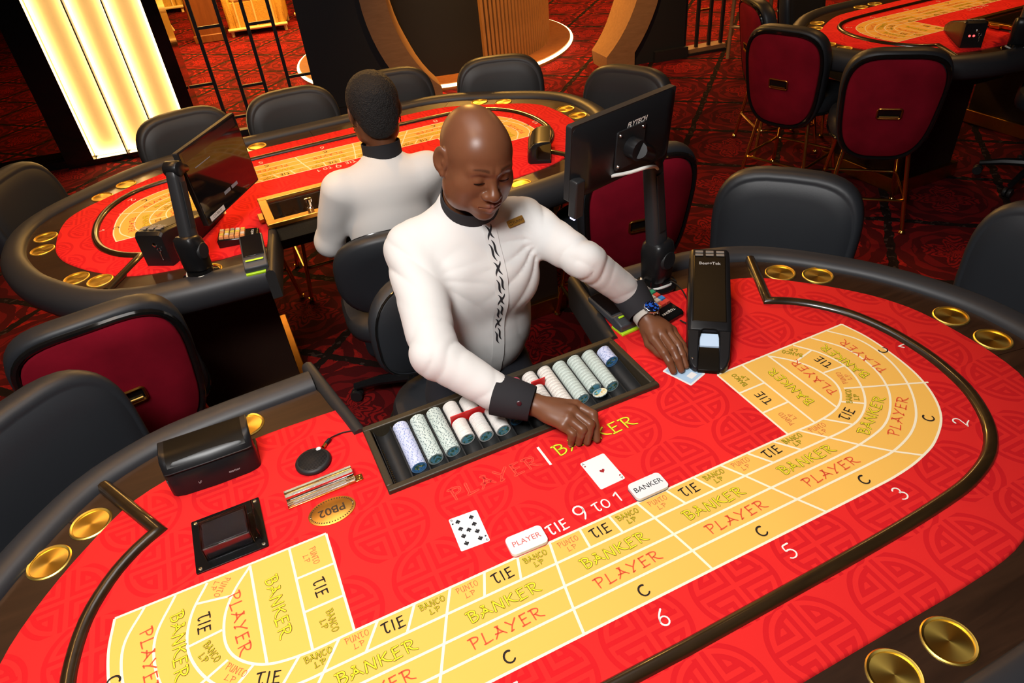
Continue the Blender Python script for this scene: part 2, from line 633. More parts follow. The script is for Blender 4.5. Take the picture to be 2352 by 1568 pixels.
def text_obj(name, body, size, m_, parent, mw, extr=0.0002, align='CENTER', shear=0.0, bold=0.0):
    cu = bpy.data.curves.new(name, 'FONT')
    cu.body = body
    cu.size = size
    cu.align_x = align
    cu.align_y = 'CENTER'
    cu.extrude = extr
    cu.shear = shear
    cu.offset = bold
    o = bpy.data.objects.new(name, cu)
    COL.objects.link(o)
    me = bpy.data.meshes.new_from_object(o.evaluated_get(bpy.context.evaluated_depsgraph_get()))
    bpy.data.objects.remove(o)
    bpy.data.curves.remove(cu)
    me.materials.clear()
    me.materials.append(m_)
    me.name = name
    o = bpy.data.objects.new(name, me)
    COL.objects.link(o)
    o.parent = parent
    o.matrix_local = mw
    return o


# ------------------------------------------------------------------ baccarat table
FELT_R = [(.385, .482), (.48, .485), (.588, .484), (.70, .472), (.80, .452), (.90, .408), (.99, .318), (1.05, .243), (1.10, .165), (1.128, .10), (1.145, .03), (1.149, -.08), (1.141, -.19), (1.118, -.275), (1.06, -.347), (.96, -.421), (.86, -.487), (.76, -.545), (.66, -.580), (.52, -.590), (.30, -.590), (0, -.590)]
RAILI_R = [(.424, .592), (.50, .588), (.63, .581), (.74, .570), (.83, .551), (.95, .494), (1.034, .414), (1.10, .330), (1.16, .240), (1.207, .14), (1.233, .065), (1.250, 0), (1.258, -.09), (1.253, -.185), (1.225, -.285), (1.150, -.387), (1.030, -.487), (.925, -.568), (.80, -.645), (.66, -.690), (.50, -.703), (.25, -.703), (0, -.703)]


def full(right, n):
    half = resample([p.to_2d() for p in [q for q in catmull([(x, y, 0) for x, y in right], 8)]], n)
    return half + [(-x, y) for x, y in reversed(half[:-1])]


NF = 70
felt_out = full(FELT_R, NF)
rail_in = full(RAILI_R, NF)


def offset(poly, d):
    P = [Vector((x, y, 0)) for x, y in poly]
    out = []
    for i in range(len(P)):
        t = (P[min(i + 1, len(P) - 1)] - P[max(i - 1, 0)]).normalized()
        nn = Vector((-t.y, t.x, 0))
        out.append((P[i].x + nn.x * d, P[i].y + nn.y * d))
    return out


TABLE_LABELS = [
    'near baccarat table with red and yellow felt, male dealer at its recess',
    'middle baccarat table behind the male dealer, where the other dealer sits',
    'far right baccarat table with dark red chairs in front of it',
]
table = thing('baccarat_table', (0, 0, H), 0, TABLE_LABELS[0], 'table', 'baccarat tables')

# felt pad
mb = MB()
ins = felt_out + [(-.352, .365), (-.352, .135), (.352, .135), (.352, .365)]
edge = offset(felt_out, -0.006)
ins2 = edge + [(-.352, .365), (-.352, .135), (.352, .135), (.352, .365)]
mb.loft([[(x, y, -.016) for x, y in ins], [(x, y, -.005) for x, y in ins], [(x, y, 0.0) for x, y in ins2]])
felt = mb.build('felt', M['felt'], table, angle=60)

# yellow betting field and print
YR = [-.149, -.199, -.251, -.300, -.352]
CV = [
    [(0, -.149), (.3, -.149), (.5, -.149), (.595, -.150), (.665, -.138), (.711, -.105), (.731, -.06), (.726, .0), (.702, .05), (.665, .0945)],
    [(0, -.199), (.4, -.199), (.55, -.2), (.62, -.2), (.679, -.19), (.734, -.157), (.777, -.1), (.797, -.033), (.785, .035), (.7505, .095)],
    [(0, -.251), (.45, -.251), (.56, -.251), (.627, -.248), (.707, -.233), (.766, -.199), (.819, -.144), (.85, -.07), (.852, .016), (.811, .096)],
    [(0, -.30), (.48, -.30), (.6, -.30), (.67, -.297), (.748, -.274), (.813, -.229), (.872, -.154), (.906, -.066), (.908, .026), (.869, .0975)],
    [(0, -.352), (.5, -.352), (.63, -.349), (.712, -.336), (.769, -.317), (.836, -.276), (.883, -.218), (.915, -.144), (.930, -.061), (.934, .024), (.9235, .099)],
]
CVs = [[(p.x, p.y) for p in catmull([(x, y, 0) for x, y in c], 6)] for c in CV]
outer = [(-x, y) for x, y in reversed(CVs[4])] + CVs[4][1:]
mb = MB()
mb.add([(x, y, .0003) for x, y in outer + [(.507, .0975), (.509, -.149), (-.509, -.149), (-.507, .0975)]], [tuple(range(len(outer) + 4))])
field = mb.build('betting_field', M['yellow'], felt, smooth=False)

LW = .0052


NL = [0]


def line(pts, w=LW, z=.0006):
    mb = MB()
    NL[0] += 1
    z = z + NL[0] * 6e-6
    P = [Vector((x, y, 0)) for x, y in pts]
    n = len(P)
    vs = []
    for i in range(n):
        t = (P[min(i + 1, n - 1)] - P[max(i - 1, 0)]).normalized()
        q = Vector((-t.y, t.x, 0)) * w / 2
        vs += [(P[i].x + q.x, P[i].y + q.y, z), (P[i].x - q.x, P[i].y - q.y, z)]
    mb.add(vs, [(2 * i, 2 * i + 1, 2 * i + 3, 2 * i + 2) for i in range(n - 1)])
    mb.build('border_line', M['line'], felt, smooth=False)


def sym(pts):
    line(pts)
    line([(-x, y) for x, y in pts])


for c in CVs:
    line([(-x, y) for x, y in reversed(c)] + c[1:])
sym([(.507, .0985), (.9235, .0995)])
sym([(.507, .0975), (.509, -.149)])
sym([(.585, .0965), (.587, -.149)])
sym([(.666, .0945), (.667, -.139)])
sym([(.508, .016), (.586, .016)])
sym([(.508, -.066), (.587, -.066)])
sym([(.1036, -.149), (.114, -.199), (.124, -.251), (.1325, -.30), (.140, -.352)])
sym([(.319, -.149), (.345, -.199), (.370, -.251), (.394, -.30), (.421, -.352)])
D23 = [(.537, -.149), (.578, -.2), (.619, -.25), (.665, -.299), (.709, -.338)]
D12 = [(.731, -.095), (.774, -.115), (.823, -.137), (.868, -.157), (.914, -.178)]
sym(D23)
sym(D12)
sym([(.0345, -.149), (.038, -.199)])
for k in (1, 2):
    sym([(.1036 + .2154 * k / 3, -.149), (.114 + .231 * k / 3, -.199)])
    sym([(.319 + .218 * k / 3, -.149), (.345 + .233 * k / 3, -.199)])
sym([(.612, -.150), (.655, -.196)])
sym([(.690, -.127), (.732, -.159)])
sym([(.734, -.028), (.797, -.033)])
sym([(.708, .040), (.775, .055)])

# lettering: seats (number, banker, player, C, tie, punto, banco) for the dealer's left half
SEAT = {
    '6': dict(num=(0, -.390, 0), C=(0, -.328, 0), PLAYER=(0, -.276, 0), BANKER=(0, -.2265, 0), TIE=(0, -.173, 0), PUNTO=(-.070, -.165, 0), BANCO=(.070, -.165, 0)),
    '5': dict(num=(.292, -.389, 0), C=(.277, -.327, 0), PLAYER=(.258, -.276, 0), BANKER=(.241, -.2265, 0), TIE=(.219, -.173, 0), PUNTO=(.144, -.165, 0), BANCO=(.290, -.164, 0)),
    '3': dict(num=(.582, -.387, 4), C=(.548, -.326, 2), PLAYER=(.508, -.276, 0), BANKER=(.489, -.2265, 0), TIE=(.441, -.172, 2), PUNTO=(.362, -.164, 0), BANCO=(.508, -.163, 0)),
    '2': dict(num=(.860, -.306, 38), C=(.811, -.263, 36), PLAYER=(.762, -.225, 33), BANKER=(.714, -.194, 28), TIE=(.669, -.164, 22), PUNTO=(.580, -.164, 0), BANCO=(.719, -.122, 48)),
    '1': dict(num=(.984, -.048, 88), C=(.924, -.037, 86), PLAYER=(.864, -.026, 87), BANKER=(.811, -.019, 90), TIE=(.764, .004, 94), PUNTO=(.756, -.064, 70), BANCO=(.724, .070, 128)),
    'in': dict(PLAYER=(.702, -.026, 88), BANKER=(.629, -.026, 88), TIE=(.546, -.026, 90), BANCO=(.541, .055, 88), PUNTO=(.541, -.108, 88)),
}
MIR = {'5': '7', '3': '8', '2': '9', '1': '10', 'in': 'in'}


def word(w, x, y, d, h, layers, width=None, name='lettering'):
    mb = MB()
    for i, (wd, z, m_) in enumerate(layers):
        mb.mat(i)
        put(mb, w, x, y, d, h, wd, z, width)
    return mb.build(name, [M[m_] for wd, z, m_ in layers], felt, smooth=False)


def seat(n, S, mirror):
    def g(k):
        kk = k
        if mirror:
            kk = {'PUNTO': 'BANCO', 'BANCO': 'PUNTO'}.get(k, k)
        x, y, d = S[kk]
        return (-x, y, -d) if mirror else (x, y, d)
    if 'num' in S:
        word(n, *g('num'), .032, [(.0037, .0010, 'white_print')], None, 'seat_number')
        word('C', *g('C'), .0245, [(.0043, .0010, 'black_print')])
    word('PLAYER', *g('PLAYER'), .0228, [(.0031, .0010, 'red_print')], .142)
    word('BANKER', *g('BANKER'), .0232, [(.0056, .0010, 'olive_print'), (.0034, .0013, 'yellow_print')], .145)
    word('TIE', *g('TIE'), .0225, [(.0034, .0010, 'black_print')], .043)
    for k in ('PUNTO', 'BANCO'):
        x, y, d = g(k)
        rx, ry = math.sin(math.radians(d)), -math.cos(math.radians(d))
        Ls = [(.0015, .0010, 'thin_red_print')] if k == 'PUNTO' else [(.0030, .0010, 'olive_print'), (.0009, .0013, 'yellow_print')]
        word(k, x, y, d, .0125, Ls, .044 if k == 'PUNTO' else .050)
        word('LP', x + rx * .0165, y + ry * .0165, d, .0105, Ls, .020)


for n, S in SEAT.items():
    seat(n, S, False)
    if n != '6':
        seat(MIR[n], S, True)
# words along the dealer's edge
word('BANKER', .128, .067, 0, .034, [(.0064, .0006, 'olive_print'), (.0043, .0009, 'yellow_print')], .212)
word('PLAYER', -.130, .064, 0, .034, [(.0066, .0006, 'orange_print'), (.0046, .0009, 'felt_red')], .212)
for w_, x, y, h_, wd_, ww in (('TIE', -.072, -.123, .025, .0040, .046), ('9', -.013, -.114, .038, .0046, None), ('TO', .036, -.118, .023, .0036, .038), ('1', .077, -.115, .026, .0040, None)):
    word(w_, x, y, 0, h_, [(wd_, .0006, 'white_print')], ww)
mb = MB()
mb.add([(-.0062, .036, .0006), (-.0002, .036, .0006), (-.0020, .100, .0006), (-.0080, .100, .0006)], [(0, 1, 2, 3)])
mb.build('divider_stripe', M['white_print'], felt, smooth=False)

CUPS = [(.978, .393), (1.058, .322), (1.196, -.016), (1.194, -.139), (.988, -.447), (.888, -.537), (.400, -.647), (.275, -.647), (.615, .545)]
cutm = MB()
for x, y in CUPS:
    for s in (1, -1):
        cutm.lathe([(.0405, -.12), (.0405, .03)], 40, (s * x, y, 0))
cutter = cutm.build('cutter', M['walnut'], None, smooth=False)


def cut_holes(o):
    """bake the cup holes into a mesh"""
    b_ = o.modifiers.new('holes', 'BOOLEAN')
    b_.operation = 'DIFFERENCE'
    b_.object = cutter
    b_.solver = 'EXACT'
    pl_, par_ = o.matrix_world.copy(), o.parent
    o.parent = None
    o.matrix_world = Matrix()
    bpy.context.view_layer.update()
    me_ = bpy.data.meshes.new_from_object(o.evaluated_get(bpy.context.evaluated_depsgraph_get()))
    o.modifiers.clear()
    o.data = me_
    o.parent = par_
    return o


# wood rim in panels: joints across the rim
rimA, rimB = offset(felt_out, -0.010), offset(rail_in, 0.006)
joints = [0, 16, 33, 50, len(rimA) // 2, len(rimA) - 51, len(rimA) - 34, len(rimA) - 17, len(rimA) - 1]
rim = thing('wood_rim')
rim.parent = table
for a0, a1 in zip(joints[:-1], joints[1:]):
    mb = MB()
    A, B = [], []
    for i in range(a0, a1 + 1):
        A.append(rimA[i])
        B.append(rimB[i])
    # hairline gap at the joints
    def pull(L):
        L[0] = tuple(Vector(L[0]).lerp(Vector(L[1]), .02))
        L[-1] = tuple(Vector(L[-1]).lerp(Vector(L[-2]), .02))
    pull(A)
    pull(B)
    rings = []
    for (xa, ya), (xb, yb) in zip(A, B):
        rings.append([(xa, ya, -.026), (xa, ya, -.006), (xb, yb, -.006), (xb, yb, -.026)])
    mb.loft(rings)
    cut_holes(mb.build('rim_panel', M['walnut'], rim, angle=30))

# padded rail
mb = MB()
prof = [(0.0, -.030), (0.0, -.004), (.006, .008), (.020, .017), (.040, .020), (.060, .017), (.080, .006), (.094, -.012), (.100, -.035), (.098, -.060), (.090, -.080), (.074, -.094), (.0, -.094)]
rings = []
for i in range(len(rail_in)):
    P = [Vector((*rail_in[k], 0)) for k in (max(i - 1, 0), min(i + 1, len(rail_in) - 1))]
    t = (P[1] - P[0]).normalized()
    nn = Vector((-t.y, t.x, 0))
    rings.append([(rail_in[i][0] + nn.x * d, rail_in[i][1] + nn.y * d, z) for d, z in prof])
mb.loft(rings)
rail = mb.build('padded_rail', M['rail'], table, angle=50)
# recess pads along the dealer's cut-out
for s in (-1, 1):
    mb = MB()
    path = [(.362, .362), (.372, .42), (.395, .54), (.416, .66), (.424, .705)]
    rings = []
    for i, (x, y) in enumerate(path):
        w = .017
        rings.append([(s * (x + dx * w), y, z) for dx, z in ((-1, -.10), (-1, -.004), (-.7, .008), (0, .013), (.7, .008), (1, -.004), (1, -.10))])
    mb.loft(rings)
    mb.build('recess_pad', M['edge_leather'], table, angle=50)

# half-round molding on the felt
MOLD = [(.836, .288), (.880, .258), (.930, .205), (.975, .125), (.998, .03), (1.002, -.06), (.992, -.15), (.962, -.25), (.905, -.338), (.835, -.395), (.75, -.426), (.65, -.441), (.43, -.451), (0, -.456)]
mold = full(MOLD, 60)
mp = [(.952, .500)] + [(.836 + (.952 - .836) * k, .288 + (.5 - .288) * k) for k in (.66, .33)] + mold + [(-.836 - (.952 - .836) * k, .288 + (.5 - .288) * k) for k in (.33, .66)] + [(-.952, .500)]
mb = MB()
rings = []
half = .0152
hp = [(-1, 0), (-.92, .45), (-.6, .85), (0, 1), (.6, .85), (.92, .45), (1, 0)]
for i, (x, y) in enumerate(mp):
    t0 = (Vector(mp[i]) - Vector(mp[max(i - 1, 0)]))
    t1 = (Vector(mp[min(i + 1, len(mp) - 1)]) - Vector(mp[i]))
    a = t0.normalized() if t0.length > 1e-6 else t1.normalized()
    bb = t1.normalized() if t1.length > 1e-6 else a
    n0, n1 = Vector((-a.y, a.x)), Vector((-bb.y, bb.x))
    nn = n0 + n1
    nn = nn / max(.35, nn.dot(n0))
    rings.append([(x + nn.x * half * k, y + nn.y * half * k, -.004 + .017 * zz) for k, zz in hp])
mb.loft(rings)
mb.build('wood_molding', M['molding'], table, angle=45)

# cup holders
cupm = MB()
cupm.lathe([(.0, -.085), (.032, -.085), (.0358, -.080), (.0375, -.012), (.0385, -.0035), (.0425, -.0022), (.0450, -.0042), (.0450, -.0062)], 40)
cup0 = cupm.build('cup_holder', M['cup'], table, angle=50)


for i_, (x, y) in enumerate(CUPS):
    for s in (1, -1):
        o = cup0 if (i_ == 0 and s == 1) else cup0.copy()
        if o is not cup0:
            COL.objects.link(o)
        o.location = (s * x, y, 0)

M['pedestal'] = mat('pedestal_dark', (0.020, 0.009, 0.005), .5, var=.3)
# slab, apron and pedestals
mb = MB()
slab = offset(rail_in, .06) + [(-.38, .36), (-.36, .13), (.36, .13), (.38, .36)]
mb.prism(slab, -.088, -.030)
cut_holes(mb.build('table_slab', M['plastic_matt'], table, angle=40))
bpy.data.objects.remove(cutter)
mb = MB()
ap = offset(rail_in, -.16) + [(-.40, .40), (-.40, .10), (.40, .10), (.40, .40)]
mb.prism(ap, -.22, -.088)
mb.build('apron', M['plastic_matt'], table, angle=40)
for s in (-1, 1):
    mb = MB()
    mb.box((s * .66, .02, -.505), (.44, .56, .57))
    mb.build('pedestal', M['pedestal'], table, bevel=.004)
    mb = MB()
    mb.box((s * .66, .02, -.805), (.50, .62, .09))
    mb.build('plinth', M['brass_dark'], table, bevel=.004)
table_far = copy_tree(table)
table_far.location = (-.010, 2.005, H)
table_far.rotation_euler = (0, 0, math.pi)
table_far['label'] = TABLE_LABELS[1]
table_third = copy_tree(table)
table_third.location = (4.105, 2.005, H)
table_third.rotation_euler = (0, 0, math.pi)
table_third['label'] = TABLE_LABELS[2]

# ------------------------------------------------------------------ the room
mb = MB()
mb.add([(-9, -4, 0), (12, -4, 0), (12, 15, 0), (-9, 15, 0)], [(0, 1, 2, 3)])
floor = tag(mb.build('floor', M['carpet'], smooth=False), kind='structure')
M['ceiling'] = mat('ceiling_wood', (0.14, 0.07, 0.028), 0.6, var=0.2, vscale=3)
mb = MB()
mb.box((1.5, 5.5, 3.25), (21, 19, .1))
tag(mb.build('ceiling', M['ceiling'], smooth=False), kind='structure')
M['dark_wall'] = mat('black_wall_panel', (0.012, 0.0125, 0.013), 0.6, bmp=0.1, bscale=200, bdist=0.001)
M['room_wall'] = mat('brown_room_wall', (0.06, 0.030, 0.012), 0.7, var=0.2)
mb = MB()
mb.box((1.5, 15.1, 1.6), (21, .2, 3.2))
tag(mb.build('wall_back', M['room_wall'], smooth=False), kind='structure')
mb = MB()
mb.box((-9.1, 5.5, 1.6), (.2, 19, 3.2))
tag(mb.build('wall_left', M['room_wall'], smooth=False), kind='structure')
mb = MB()
mb.box((12.1, 5.5, 1.6), (.2, 19, 3.2))
tag(mb.build('wall_right', M['room_wall'], smooth=False), kind='structure')
mb = MB()
mb.box((1.5, -4.1, 1.6), (21, .2, 3.2))
tag(mb.build('wall_front', M['room_wall'], smooth=False), kind='structure')

# partition wall frame: s runs along the wall, z up, d is depth behind it
WO = Vector((1.5, 5.34, 0))
WD = Vector((0.98995, -0.14142, 0))
WN = Vector((0.14142, 0.98995, 0))


def W(s, d, z):
    return WO + WD * s + WN * d + Vector((0, 0, z))


WR = Matrix((WD, WN, Vector((0, 0, 1)))).transposed()


def wbox(mb, s0, s1, d0, d1, z0, z1):
    mb.box(W((s0 + s1) / 2, (d0 + d1) / 2, (z0 + z1) / 2), (s1 - s0, d1 - d0, z1 - z0), WR)
    return mb


GC, GZ, GR, GRO = .91, 1.007, 1.205, 1.425
HT = 2.75


def gate_arc(r, zlow):
    """points of the circle from low left, over the top, to low right"""
    a0 = math.asin((zlow - GZ) / r)
    n = 56
    return [(GC - r * math.cos(a0 + (math.pi - 2 * a0) * i / n), GZ + r * math.sin(a0 + (math.pi - 2 * a0) * i / n)) for i in range(n + 1)]


# black wall with the round opening
mb = MB()
arc = gate_arc(GRO - .01, .13)
ol = [(-1.05, 0), (arc[0][0], 0)] + arc + [(arc[-1][0], 0), (2.59, 0), (2.59, HT), (-1.05, HT)]
mb.loft([[W(s, .04, z) for s, z in ol], [W(s, .30, z) for s, z in ol]])
tag(mb.build('wall_gate', M['dark_wall'], angle=30), kind='structure')
# oak ring lining the opening, ending in upright feet
mb = MB()
ai, ao = gate_arc(GR, .13), gate_arc(GRO, .13)
ai = [(ai[0][0], .0)] + ai + [(ai[-1][0], .0)]
ao = [(ao[0][0], .0)] + ao + [(ao[-1][0], .0)]
mb.loft([[W(i_[0], 0, i_[1]), W(o_[0], 0, o_[1]), W(o_[0], .34, o_[1]), W(i_[0] + (.07 if i_[0] < GC else -.07) * min(1, i_[1] * 2), .34, i_[1])] for i_, o_ in zip(ai, ao)])
tag(mb.build('moon_gate_ring', M['oak'], angle=30), 'round oak moon gate lining the opening in the black wall', 'doorway')
mb = MB()
wbox(mb, -1.08, -.62, -.012, .04, 0, .10)
wbox(mb, 2.25, 2.61, -.012, .04, 0, .10)
tag(mb.build('baseboard_gate', M['plastic_matt'], smooth=False), kind='structure')

# lit column of three glowing panels
M['tube'] = mat('led_tube', (0.9, 0.8, 0.6), 0.5, emit=(1.0, 0.64, 0.26), es=16.0)
M['reflector'] = mat('light_box_back', (0.90, 0.74, 0.44), 0.6)
col_ = thing('light_column', W(-2.58, 0, 0), 0, 'glowing warm white column of three tall light boxes in black frame', 'light')


def wpart(name, m_, par, *boxes, bevel=0.0):
    mb = MB()
    for b_ in boxes:
        wbox(mb, *b_)
    o = mb.build(name, m_, None, smooth=False, bevel=bevel)
    if par is not None:
        o.parent = par
        o.location = -par.location
    return o


for i in range(3):
    s = -2.98 + .2667 * i
    p_ = wpart('light_box', M['reflector'], col_, (s, s + .2667, .075, .085, .05, HT))
    for a, b_ in ((s + .004, s + .020), (s + .2467, s + .2627)):
        q_ = wpart('led_tube', M['tube'], None, (a, b_, .035, .060, .06, HT))
        q_.parent = p_
    q_ = wpart('led_tube', M['tube'], None, (s + .02, s + .2467, .035, .060, .056, .072))
    q_.parent = p_
wpart('column_frame', M['gloss_black'], col_, (-3.20, -2.985, -.03, .30, 0, HT))
wpart('column_frame', M['gloss_black'], col_, (-2.173, -2.066, -.03, .30, 0, HT))
wpart('column_base', M['gloss_black'], col_, (-2.985, -2.173, -.03, .30, 0, .05))
wpart('column_back', M['gloss_black'], col_, (-2.985, -2.173, .09, .30, .05, HT))
for s in (-2.7133, -2.4466):
    wpart('panel_joint', M['plastic_matt'], col_, (s - .005, s + .005, -.03, .07, .05, HT))

# open lattice between the column and the gate wall
lat = thing('lattice_screen', W(-1.55, 0, 0), 0, 'open black metal lattice screen between light column and gate wall', 'screen')
for s in (-1.855, -1.655, -1.455, -1.250):
    wpart('lattice_bar', M['plastic_matt'], lat, (s - .014, s + .014, .06, .09, 0, HT))
for (s0, s1, z) in ((-2.06, -1.855, .47), (-1.855, -1.655, .905), (-1.455, -1.25, .88), (-1.655, -1.455, .405), (-1.25, -1.05, .42), (-1.855, -1.655, .16), (-2.06, -1.855, 1.35), (-1.655, -1.455, 1.4), (-1.25, -1.05, 1.38), (-1.855, -1.655, 1.85), (-1.455, -1.25, 1.9)):
    wpart('lattice_rung', M['plastic_matt'], lat, (s0, s1, .064, .086, z - .011, z + .011))
wpart('lattice_sill', M['plastic_matt'], lat, (-2.06, -1.05, .04, .11, 0, .05))
lat2 = thing('lattice_screen', W(2.95, 0, 0), 0, 'short black lattice with a lit golden sill right of the gate wall', 'screen')
for s in (2.607, 2.745, 2.885, 3.02):
    wpart('lattice_bar', M['plastic_matt'], lat2, (s - .014, s + .014, .06, .09, 0, HT))
for (s0, s1, z) in ((2.745, 2.885, .40), (2.60, 2.745, .58), (2.885, 3.02, .50)):
    wpart('lattice_rung', M['brass_dark'], lat2, (s0, s1, .064, .086, z - .009, z + .009))
wpart('lattice_sill', M['oak'], lat2, (2.595, 3.05, .02, .16, .02, .06))
wpart('lattice_kick', M['plastic_matt'], lat2, (2.595, 3.05, 0, .14, 0, .022))
# dark glazed bay left of the column
M['dark_glass'] = mat('dark_glass', (0.20, 0.17, 0.14), 0.03, trans=1.0, ior=1.1)
bay = thing('glass_partition', W(-4.3, 0, 0), 0, 'dark glazed partition with black frame left of the light column', 'partition')
wpart('glass_pane', M['dark_glass'], bay, (-5.4, -3.22, .10, .112, .06, HT))
wpart('glass_sill', M['gloss_black'], bay, (-5.6, -3.2, .02, .30, 0, .06))
wpart('glass_head', M['gloss_black'], bay, (-5.6, -3.2, .05, .20, HT - .05, HT))
wpart('side_post', M['gloss_black'], bay, (-5.6, -5.4, .02, .30, 0, HT))

# round platform with LED edge and slatted drum seen through the gate
PC = Vector((2.15, 7.10, 0))
plat = thing('round_platform', PC, 0, 'low round dark wood platform with glowing LED edge beyond the moon gate', 'platform')
mb = MB()
mb.lathe([(0, .0), (1.55, .0), (1.55, .07), (0, .07)], 80)
mb.build('platform_top', M['lounge_wood'], plat, angle=30)
M['led'] = mat('warm_led', (0.9, 0.7, 0.4), 0.5, emit=(1.0, 0.66, 0.27), es=5.0)
mb = MB()
ring = [(1.565 * math.cos(2 * math.pi * k / 96), 1.565 * math.sin(2 * math.pi * k / 96), .05) for k in range(96)]
mb.tube(ring, .016, 8, closed=True)
mb.build('led_strip', M['led'], plat)
drum = thing('slatted_drum', PC + Vector((0, 0, .07)), 0, 'round booth wrapped in upright golden wood slats beyond the moon gate', 'booth')
mb = MB()
mb.lathe([(0, 0), (1.27, 0), (1.27, 2.6), (0, 2.6)], 64)
mb.build('drum_core', M['dark_wall'], drum, angle=30)
M['slat'] = mat('golden_slat', (0.42, 0.20, 0.06), 0.5, var=0.15, vscale=6)
sm = MB()
sm.box((1.295, 0, 1.3), (.05, .028, 2.6))
s0 = sm.build('slat', M['slat'], drum, smooth=False)
first = True
for a in np.arange(-86, 30, 2.05):
    o = s0 if first else s0.copy()
    if not first:
        COL.objects.link(o)
    first = False
    o.rotation_euler = (0, 0, math.radians(a))

# a slim light-wood stool leg frame beside the lattice
st = thing('wooden_stool', (4.40, 4.66, 0), math.radians(-62), 'pale wooden stool frame standing right of the black gate wall', 'stool')
for (x, y) in ((-.03, -.06), (.34, -.06), (-.03, .30), (.34, .30)):
    mb = MB()
    mb.tube([(x, y, 0), (x * .92 + .01, y * .92 + .01, .74)], .019, 10)
    mb.build('leg', M['oak'], st)
mb = MB()
mb.box((.155, .12, .76), (.42, .42, .05))
mb.build('seat', M['oak'], st, bevel=.01)
for (a, b_) in (((-.03, -.06), (.34, -.06)), ((-.03, .30), (.34, .30))):
    mb = MB()
    mb.tube([(a[0], a[1], .29), (b_[0], b_[1], .29)], .014, 8)
    mb.build('rung', M['oak'], st)

# lounge beyond the lattice: rattan armchairs and a wood post
M['rattan'] = mat('rattan', (0.62, 0.36, 0.06), 0.5, var=0.3, vscale=60, bmp=0.7, bscale=120, bdist=0.01)
M['cream_pipe'] = mat('cream_pipe', (0.80, 0.62, 0.30), 0.4)


def rattan_chair(loc, rz, label):
    t = thing('rattan_armchair', loc, rz, label, 'armchair', 'rattan armchairs in the lounge')
    for x in (-.34, .34):
        mb = MB()
        mb.loft([[(x - .05, -.36, z), (x + .05, -.36, z), (x + .05, .34, z), (x - .05, .34, z)] for z in (.08, .60)])
        mb.build('arm_panel', M['rattan'], t, bevel=.03)
    mb = MB()
    mb.box((0, 0, .26), (.60, .68, .34))
    mb.build('seat_block', M['rattan'], t, bevel=.02)
    mb = MB()
    mb.box((0, -.05, .47), (.56, .60, .10))
    mb.build('cushion', M['cream_pipe'], t, bevel=.035)
    mb = MB()
    mb.box((0, .36, .52), (.78, .08, .86))
    mb.build('backrest', M['rattan'], t, bevel=.03)
    for k in (-1, 0, 1):
        mb = MB()
        mb.tube([(k * .24, -.346, .09), (k * .24, -.346, .43)], .012, 8)
        mb.build('cane', M['cream_pipe'], t)
    mb = MB()
    mb.tube([(-.40, -.37, .09), (.40, -.37, .09)], .022, 8)
    mb.build('front_rail', M['cream_pipe'], t)
    for x in (-.36, .36):
        for y in (-.33, .33):
            mb = MB()
            mb.tube([(x, y, 0), (x, y, .12)], .022, 8)
            mb.build('leg', M['cream_pipe'], t)
    return t


rattan_chair((.62, 10.25, 0), math.radians(-12), 'rattan armchair with woven front, seen whole through the black lattice')
rattan_chair((-.60, 13.2, 0), math.radians(-10), 'rattan armchair farthest back, cut by the top edge above the small table')
rattan_chair((1.62, 10.6, 0), math.radians(-16), 'rattan armchair partly hidden behind the gate wall')
pt = thing('wooden_post', (-.12, 9.95, 0), math.radians(-10), 'broad reddish wooden post beside the rattan armchair', 'post')
mb = MB()
mb.box((0, .2, 1.4), (.36, .42, 2.8))
mb.build('shaft', M['lounge_wood'], pt, bevel=.01)
mb = MB()
mb.box((0, .2, .05), (.39, .46, .1))
mb.build('shaft_base', M['lounge_wood'], pt, bevel=.01)
sd = thing('side_table', (-.72, 11.2, 0), .3, 'spindly golden side table standing on the lounge carpet', 'side table')
mb = MB()
mb.lathe([(0, .44), (.16, .44), (.16, .47), (0, .47)], 24)
mb.build('table_top', M['cream_pipe'], sd)
for k in range(3):
    a = k * 2.1
    mb = MB()
    mb.tube([(.05 * math.cos(a), .05 * math.sin(a), .44), (.20 * math.cos(a), .20 * math.sin(a), 0)], .016, 8)
    mb.build('leg', M['cream_pipe'], sd)
for k in range(2):
    mb = MB()
    mb.tube([(-.10, 0, .18 + .1 * k), (.10, .04, .18 + .1 * k)], .014, 8)
    mb.build('rung', M['cream_pipe'], sd)
# furniture behind the dark glass
lt = thing('lantern', (-3.15, 7.0, .70), 0, 'small chrome table lantern behind the dark glass', 'lantern')
mb = MB()
mb.lathe([(0, 0), (.07, 0), (.075, .02), (.06, .03), (.06, .22), (.075, .23), (.04, .26), (0, .27)], 20)
mb.build('body', M['chrome'], lt)
mb = MB()
mb.tube([(0, 0, .26), (0, 0, 1.6)], .008, 8)
mb.build('cord', M['gloss_black'], lt)
bt = thing('lounge_table', (-3.35, 7.1, 0), .15, 'dark wooden table under the lantern behind the glass', 'table')
mb = MB()
mb.box((0, 0, .67), (1.1, .7, .05))
mb.build('table_top', M['lounge_wood'], bt, bevel=.006)
for x in (-.48, .48):
    for y in (-.28, .28):
        mb = MB()
        mb.box((x, y, .325), (.06, .06, .65))
        mb.build('leg', M['lounge_wood'], bt)
for k in range(2):
    mb = MB()
    mb.box((0, -.28, .2 + .2 * k), (.96, .03, .05))
    mb.build('rail', M['lounge_wood'], bt)

